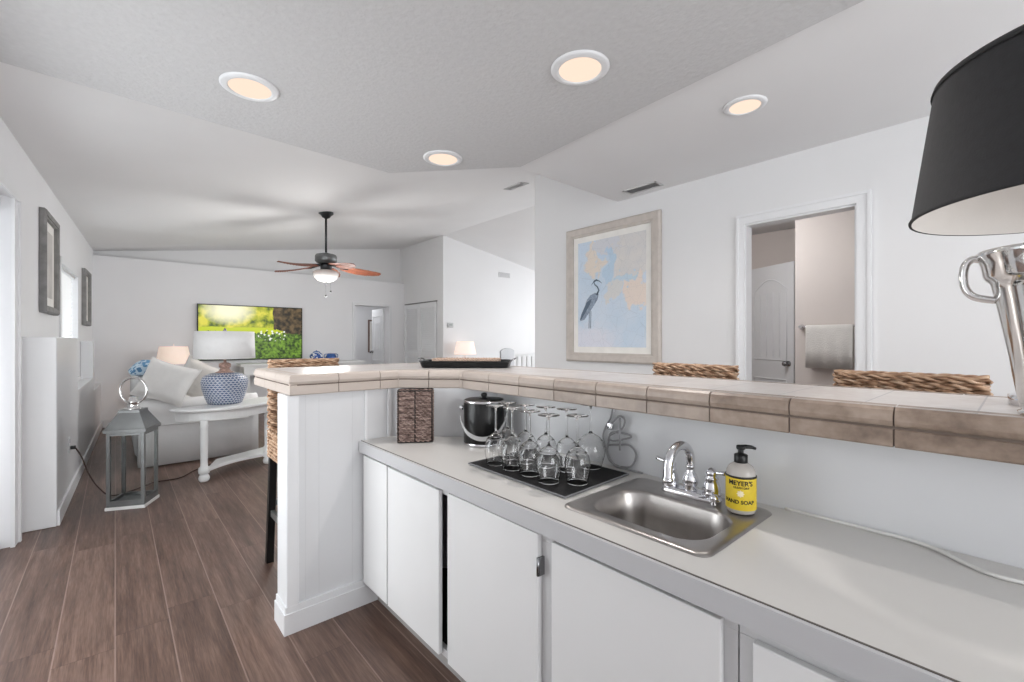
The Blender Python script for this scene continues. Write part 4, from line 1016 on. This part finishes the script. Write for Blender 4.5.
def throw_mat():
    m, nt, b = newmat('throw_blue'); v, (x, y, z) = xyz(nt)
    vor = nt.nodes.new('ShaderNodeTexVoronoi'); vor.inputs['Scale'].default_value = 26; nt.links.new(v, vor.inputs['Vector'])
    c = mixc(nt, math_(nt, 'GREATER_THAN', vor.outputs['Distance'], .5), lin((92, 138, 178)), lin((190, 210, 224))); nt.links.new(c, b.inputs['Base Color']); b.inputs['Roughness'].default_value = .95; return m
mb = MB(); rows = []
for i in range(25):
    t_ = i / 24; y = 5.68 + .50 * t_; q_ = math.sin(pi * (.06 + .88 * t_)) ** .5; wob = .012 * sin(i * 1.1)
    sec = [(.122, .866), (.112 + wob, .893), (.15, .900 + .07 * q_), (.22, .905 + .09 * q_ + wob), (.32, .905 + .085 * q_), (.41, .893 + .06 * q_ - wob), (.455 + wob, .888), (.45, .866)]
    rows.append([tuple(q) for q in bez([(a, y, b) for a, b in sec], 4)])
mb.loft(rows, True, True, True)
o = mb.build('throw_blanket', throw_mat()); tag(o, 'blue patterned throw blanket draped over the sofa back', 'blanket')

# second table lamp with warm shade beyond the sofa
g = thing('end_table', 'small white end table behind the far end of the sofa', 'table', (.62, 7.92, 0))
MB().lathe([(.24, .60), (.245, .605), (.245, .62), (.24, .625)], 32).build('tabletop', PAINTW, g)
MB().lathe([(.16, 0), (.16, .02), (.04, .05), (.03, .3), (.035, .60)], 24).build('pedestal', PAINTW, g)
g = thing('table_lamp', 'small lit table lamp with a warm pinkish shade beyond the sofa', 'lamp', (.62, 7.92, .626), 0, 'lit table lamps')
MB().lathe([(.07, 0), (.075, .01), (.12, .06), (.13, .10), (.10, .16), (.04, .20), (.015, .215), (.015, .26)], 28).build('lamp_base', mat('lamp_base_grey', (140, 142, 146), .3), g)
MB().lathe([(.205, .255), (.165, .495), (.163, .495), (.203, .255)], 36, cap=False).build('lamp_shade', SHADEP, g)
MB().lathe([(.165, .494), (.02, .498), (.004, .50), (.004, .53), (0, .535)], 24).build('shade_top', SHADEP, g)
l = bpy.data.lights.new('bulb', 'POINT'); l.energy = 1.5; l.color = (1, .8, .65); l.shadow_soft_size = .04; lo = bpy.data.objects.new('bulb', l); C.objects.link(lo); lo.parent = g; lo.location = (0, 0, .38)

# ------------------------------------------------------------------ demilune side table and blue ceramic lamp
TD = math.atan2(.47, .88)
g = thing('side_table', 'white half-round side table with turned legs in front of the sofa', 'table', (.80, 4.98, 0), TD)
def half(hw, dp, z, n=28, back=.0): return [(-hw * cos(pi * k / n), -dp * sin(pi * k / n), z) for k in range(n + 1)] + [(hw, back + .03, z), (-hw, back + .03, z)]
mb = MB(); mb.loft([half(.485, .345, .590), half(.50, .36, .596), half(.505, .365, .606), half(.50, .36, .618), half(.49, .35, .622)], True, True, False); mb.build('tabletop', PAINTW, g)
mb = MB(); mb.loft([half(.455, .315, .515), half(.455, .315, .590)], True, True, False); mb.build('apron', PAINTW, g)
# low concave shelf
n = 20; outl = [(-.37 + .61 * k / n, -.225 + .07 * sin(pi * k / n)) for k in range(n + 1)] + [(.42, .02), (-.10, .02)]
MB().prism(outl, .075, .105).build('shelf', PAINTW, g, bevel=.004)
legp = [(.028, .0), (.038, .012), (.042, .03), (.036, .052), (.026, .060), (.040, .072), (.044, .095), (.040, .118), (.028, .128), (.026, .16), (.030, .35), (.028, .46), (.033, .475), (.026, .485), (.030, .52)]
for x, y in ((-.37, -.205), (.245, -.225), (.42, -.03)):
    MB().lathe(legp, 24, x, y).build('leg', PAINTW, g)
def lampmat():
    m, nt, b = newmat('ceramic_blue_fishscale'); v, (x, y, z) = xyz(nt)
    ang = math_(nt, 'ARCTAN2', y, x); a = math_(nt, 'MULTIPLY', ang, 34 / (2 * pi)); zz = math_(nt, 'MULTIPLY', z, 52)
    row = math_(nt, 'FLOOR', zz); sh = math_(nt, 'MULTIPLY', math_(nt, 'MODULO', row, 2), .5)
    fa = math_(nt, 'SUBTRACT', math_(nt, 'FRACT', math_(nt, 'ADD', a, sh)), .5); fz_ = math_(nt, 'SUBTRACT', math_(nt, 'FRACT', zz), .5)
    d = math_(nt, 'ADD', math_(nt, 'ABSOLUTE', fa), math_(nt, 'ABSOLUTE', fz_))
    c = mixc(nt, math_(nt, 'GREATER_THAN', d, .52), lin((78, 98, 134)), lin((206, 209, 217))); nt.links.new(c, b.inputs['Base Color'])
    b.inputs['Roughness'].default_value = .3
    bp = nt.nodes.new('ShaderNodeBump'); bp.inputs['Strength'].default_value = .4; bp.inputs['Distance'].default_value = .006; nt.links.new(d, bp.inputs['Height']); nt.links.new(bp.outputs[0], b.inputs['Normal'])
    return m
LM = lampmat()
g = thing('table_lamp', 'large lamp with blue patterned ceramic base and white drum shade', 'lamp', (.765, 4.90, .623))
MB().lathe([(.12, 0), (.135, .004), (.158, .06), (.182, .14), (.188, .20), (.176, .245), (.13, .275), (.08, .285)], 56).build('lamp_base', LM, g)
MB().lathe([(.085, .283), (.05, .30), (.035, .325), (.048, .335), (.048, .365), (.036, .375), (.012, .38), (.012, .42)], 32).build('lamp_neck', mat('lamp_neck_brown', (170, 140, 128), .5, var=.4, scale=60), g)
MB().lathe([(.243, .415), (.246, .417), (.238, .665), (.235, .665), (.238, .417)], 56, cap=False).build('lamp_shade', SHADEW, g)
mb = MB(); mb.lathe([(.008, .40), (.008, .66), (.02, .665), (.008, .69), (0, .70)], 16); mb.box(-.236, .236, -.003, .003, .652, .657).box(-.003, .003, -.236, .236, .652, .657); mb.build('shade_fitter', HINGE, g)

# ------------------------------------------------------------------ lantern
g = thing('floor_lantern', 'tall grey metal and glass lantern with ring handle on the floor', 'lantern', (.100, 4.33, 0), R(-24))
A = .113; B = .119
mb = MB(); mb.rbox(-B, B, -B, B, 0, .022, .003, 2, False); mb.build('base_plate', mat('lantern_base_white', (214, 213, 212), .4), g)
mb = MB(); mb.box(-A, A, -A, A, .022, .04); mb.build('base_frame', GREYM, g, bevel=.002)
for sx in (-1, 1):
    for sy in (-1, 1): MB().box(sx * A - sx * .022, sx * A, sy * A - sy * .022, sy * A, .04, .545).build('corner_post', GREYM, g, bevel=.002)
for z0, z1 in ((.04, .062), (.525, .545)):
    mb = MB(); mb.box(-A + .022, A - .022, -A, -A + .018, z0, z1).box(-A + .022, A - .022, A - .018, A, z0, z1).box(-A, -A + .018, -A + .022, A - .022, z0, z1).box(A - .018, A, -A + .022, A - .022, z0, z1)
    mb.build('pane_frame', GREYM, g)
for k in range(4):
    mb = MB(); mb.M = Matrix.Rotation(k * pi / 2, 4, 'Z'); mb.box(-A + .02, A - .02, -A + .008, -A + .011, .05, .535); mb.build('glass_pane', PANE, g)
sq = lambda q, z: [(-q, -q, z), (q, -q, z), (q, q, z), (-q, q, z)]
MB().loft([sq(.116, .545), sq(.126, .548), sq(.126, .570), sq(.122, .573), sq(.066, .680), sq(.064, .700)], True, True, False).build('roof', GREYM, g)
MB().lathe([(.055, .700), (.055, .706), (.036, .712), (.034, .745), (.040, .750), (.040, .758), (.026, .764), (.026, .785), (.012, .79)], 28).build('chimney_cap', SILVER, g)
mb = MB(); mb.tube([(.095 * cos(a) , 0, .835 + .095 * sin(a)) for a in [2 * pi * k / 40 for k in range(40)]], .0075, 10, closed=True); mb.M = Matrix.Rotation(R(-15), 4, 'Z'); o = mb.build('ring_handle', SILVER, g)
o.rotation_euler.z = R(-15)
# brown cord from the wall outlet to the floor behind the lantern
g = thing('wall_outlet', 'white wall outlet low on the half-height partition by the lantern', 'outlet', (PX(4.75) + .001, 4.75, .42), math.atan(-.032))
MB().rbox(0, .006, -.035, .035, -.057, .057, .002).build('cover_plate', TRIM, g)
MB().box(.006, .0075, -.012, .012, .012, .04).box(.006, .0075, -.012, .012, -.04, -.012).build('socket', mat('socket_grey', (180, 180, 182), .5), g)
g = thing('power_cord', 'dark braided cord plugged into the outlet and trailing to the floor', 'cord', (0, 0, 0))
MB().rbox(PX(4.75) + .009, PX(4.75) + .04, 4.738, 4.762, .382, .408, .006).build('plug', BLACK, g)
pts = [(-.225, 4.75, .39), (-.19, 4.72, .32), (-.15, 4.66, .20), (-.09, 4.60, .09), (-.02, 4.62, .015), (.10, 4.70, .006), (.25, 4.85, .006), (.42, 4.86, .006), (.55, 5.05, .006), (.70, 5.20, .006)]
MB().tube(bez(pts, 8), .005, 7).build('cord', CORDBR, g)

# ------------------------------------------------------------------ bathroom towel and bar
g = thing('towel_bar', 'chrome towel bar on the bathroom wall beyond the doorway', 'towel bar', (4.60, 1.1, 1.325))
MB().tube([(0, .215, 0), (0, -.24, 0)], .008, 10).build('rail', CHROME, g)
for y in (.215, -.24):
    mb = MB(); mb.M = Matrix.Translation((0, y, 0)) @ Matrix.Rotation(pi / 2, 4, 'Y'); mb.lathe([(.014, -.012), (.014, .012), (.010, .015), (.010, .040), (.024, .044), (.024, .0495)], 18); mb.build('bracket', CHROME, g)
mb = MB(); rows = []
for i in range(25):
    y = .925 + .345 * i / 24; wb = .004 * sin(i * .9)
    o_ = [(-.022 + wb, -.36), (-.020 + wb, -.2), (-.016, -.02), (-.010, .009), (0, .015), (.010, .009), (.016, -.02), (.020, -.30)]
    i_ = [(.013, -.30), (.010, -.02), (.0, .0095), (-.0105, -.02), (-.014 + wb, -.2), (-.015 + wb, -.36)]
    rows.append([(4.60 + a, y, 1.325 + b) for a, b in o_ + i_])
mb.loft(rows, True, True, True); o = mb.build('towel', TOWEL); tag(o, 'white towel folded over the bathroom towel bar', 'towel')

# ------------------------------------------------------------------ dining room things beyond the bar
g = thing('dining_chair', 'white dining chair with curved backrest behind the serving tray', 'chair', (4.68, 5.14, 0), R(20))
mb = MB(); n = 16
lo = [(-.21, .55), (.21, .55)]
tp = [(-.215 + .43 * k / n, 1.045 + .045 * sin(pi * k / n) ** .6) for k in range(n + 1)]
pl = [(-.19, .50)] + tp + [(.19, .50)]
m_ = len(pl); vs = [(x, .20, z) for x, z in pl] + [(x, .225, z) for x, z in pl]
mb.add(vs, [tuple(range(m_)), tuple(range(2 * m_ - 1, m_ - 1, -1))] + [(i, i + m_, (i + 1) % m_ + m_, (i + 1) % m_) for i in range(m_)]); mb.build('backrest', mat('chair_white_grey', (172, 173, 177), .45), g, bevel=.006)
MB().rbox(-.22, .22, -.22, .22, .43, .47, .012).build('seat', PAINTW, g)
for x, y, h in ((-.19, -.19, .43), (.19, -.19, .43), (-.19, .2, .55), (.19, .2, .55)): MB().box(x - .02, x + .02, y - .02, y + .02, 0, h).build('leg', PAINTW, g, bevel=.003)
g = thing('sideboard', 'white sideboard against the dining room wall under the warm lamp', 'sideboard', (5.15, 6.70, 0))
MB().box(-.6, .6, -.2, .2, .08, .74).build('body', PAINTW, g, bevel=.004); MB().box(-.63, .63, -.22, .21, .74, .77).build('top', PAINTW, g, bevel=.004)
for x in (-.55, .55): MB().box(x - .03, x + .03, -.19, .19, 0, .08).build('foot', PAINTW, g)
for k in (-1, 1):
    d = MB().box(k * .3 - .27, k * .3 + .27, -.215, -.2005, .12, .70).build('door', PAINTW, g, bevel=.003); kb = MB(); kb.sphere((k * .05, -.228, .42), .013, nu=12, nv=8); kb.build('knob', HINGE, d)
g = thing('table_lamp', 'faint warm lit lamp on the sideboard behind the serving tray', 'lamp', (4.76, 6.68, .772), 0, 'lit table lamps')
MB().lathe([(.06, 0), (.065, .01), (.03, .03), (.05, .08), (.04, .14), (.012, .17), (.012, .20)], 24).build('lamp_base', PAINTW, g)
MB().lathe([(.20, .19), (.15, .42), (.148, .42), (.198, .19)], 32, cap=False).build('lamp_shade', mat('lamp_shade_pink', (242, 226, 218), .8, emis=(255, 228, 214), es=.5), g)
g = thing('stair_railing', 'white spindle railing beyond the bar beside the right wall', 'railing', (5.15, 5.75, 0), R(0))
MB().box(-.1, .9, -.03, .03, .93, .97).build('handrail', PAINTW, g); MB().box(-.1, .9, -.02, .02, .08, .12).build('bottom_rail', PAINTW, g)
for k in range(9): MB().box(-.08 + k * .115, -.055 + k * .115, -.012, .012, .12, .93).build('spindle', PAINTW, g)
for x in (-.1, .86): MB().box(x, x + .04, -.03, .03, 0, .93).build('post', PAINTW, g)
g = thing('thermostat', 'small white thermostat on the dining room wall', 'thermostat', (4.60, 6.928, 1.49))
MB().rbox(-.06, .06, -.022, -.001, -.045, .045, .006).build('cover', mat('thermostat_grey', (196, 197, 198), .5), g); MB().box(-.035, .035, -.024, -.0222, -.012, .025).build('display', mat('thermostat_display', (160, 166, 164), .3), g)
g = thing('wall_register', 'small pale air register high on the dining room wall', 'vent', (5.90, 6.928, 2.53))
MB().box(-.15, .15, -.010, -.001, -.05, .05).build('register_frame', VENTM, g, bevel=.002)
mb = MB()
for k in range(5): mb.box(-.13, .13, -.013, -.0102, -.036 + k * .018, -.030 + k * .018)
mb.build('register_slat', mat('register_slat', (176, 176, 178), .5), g)
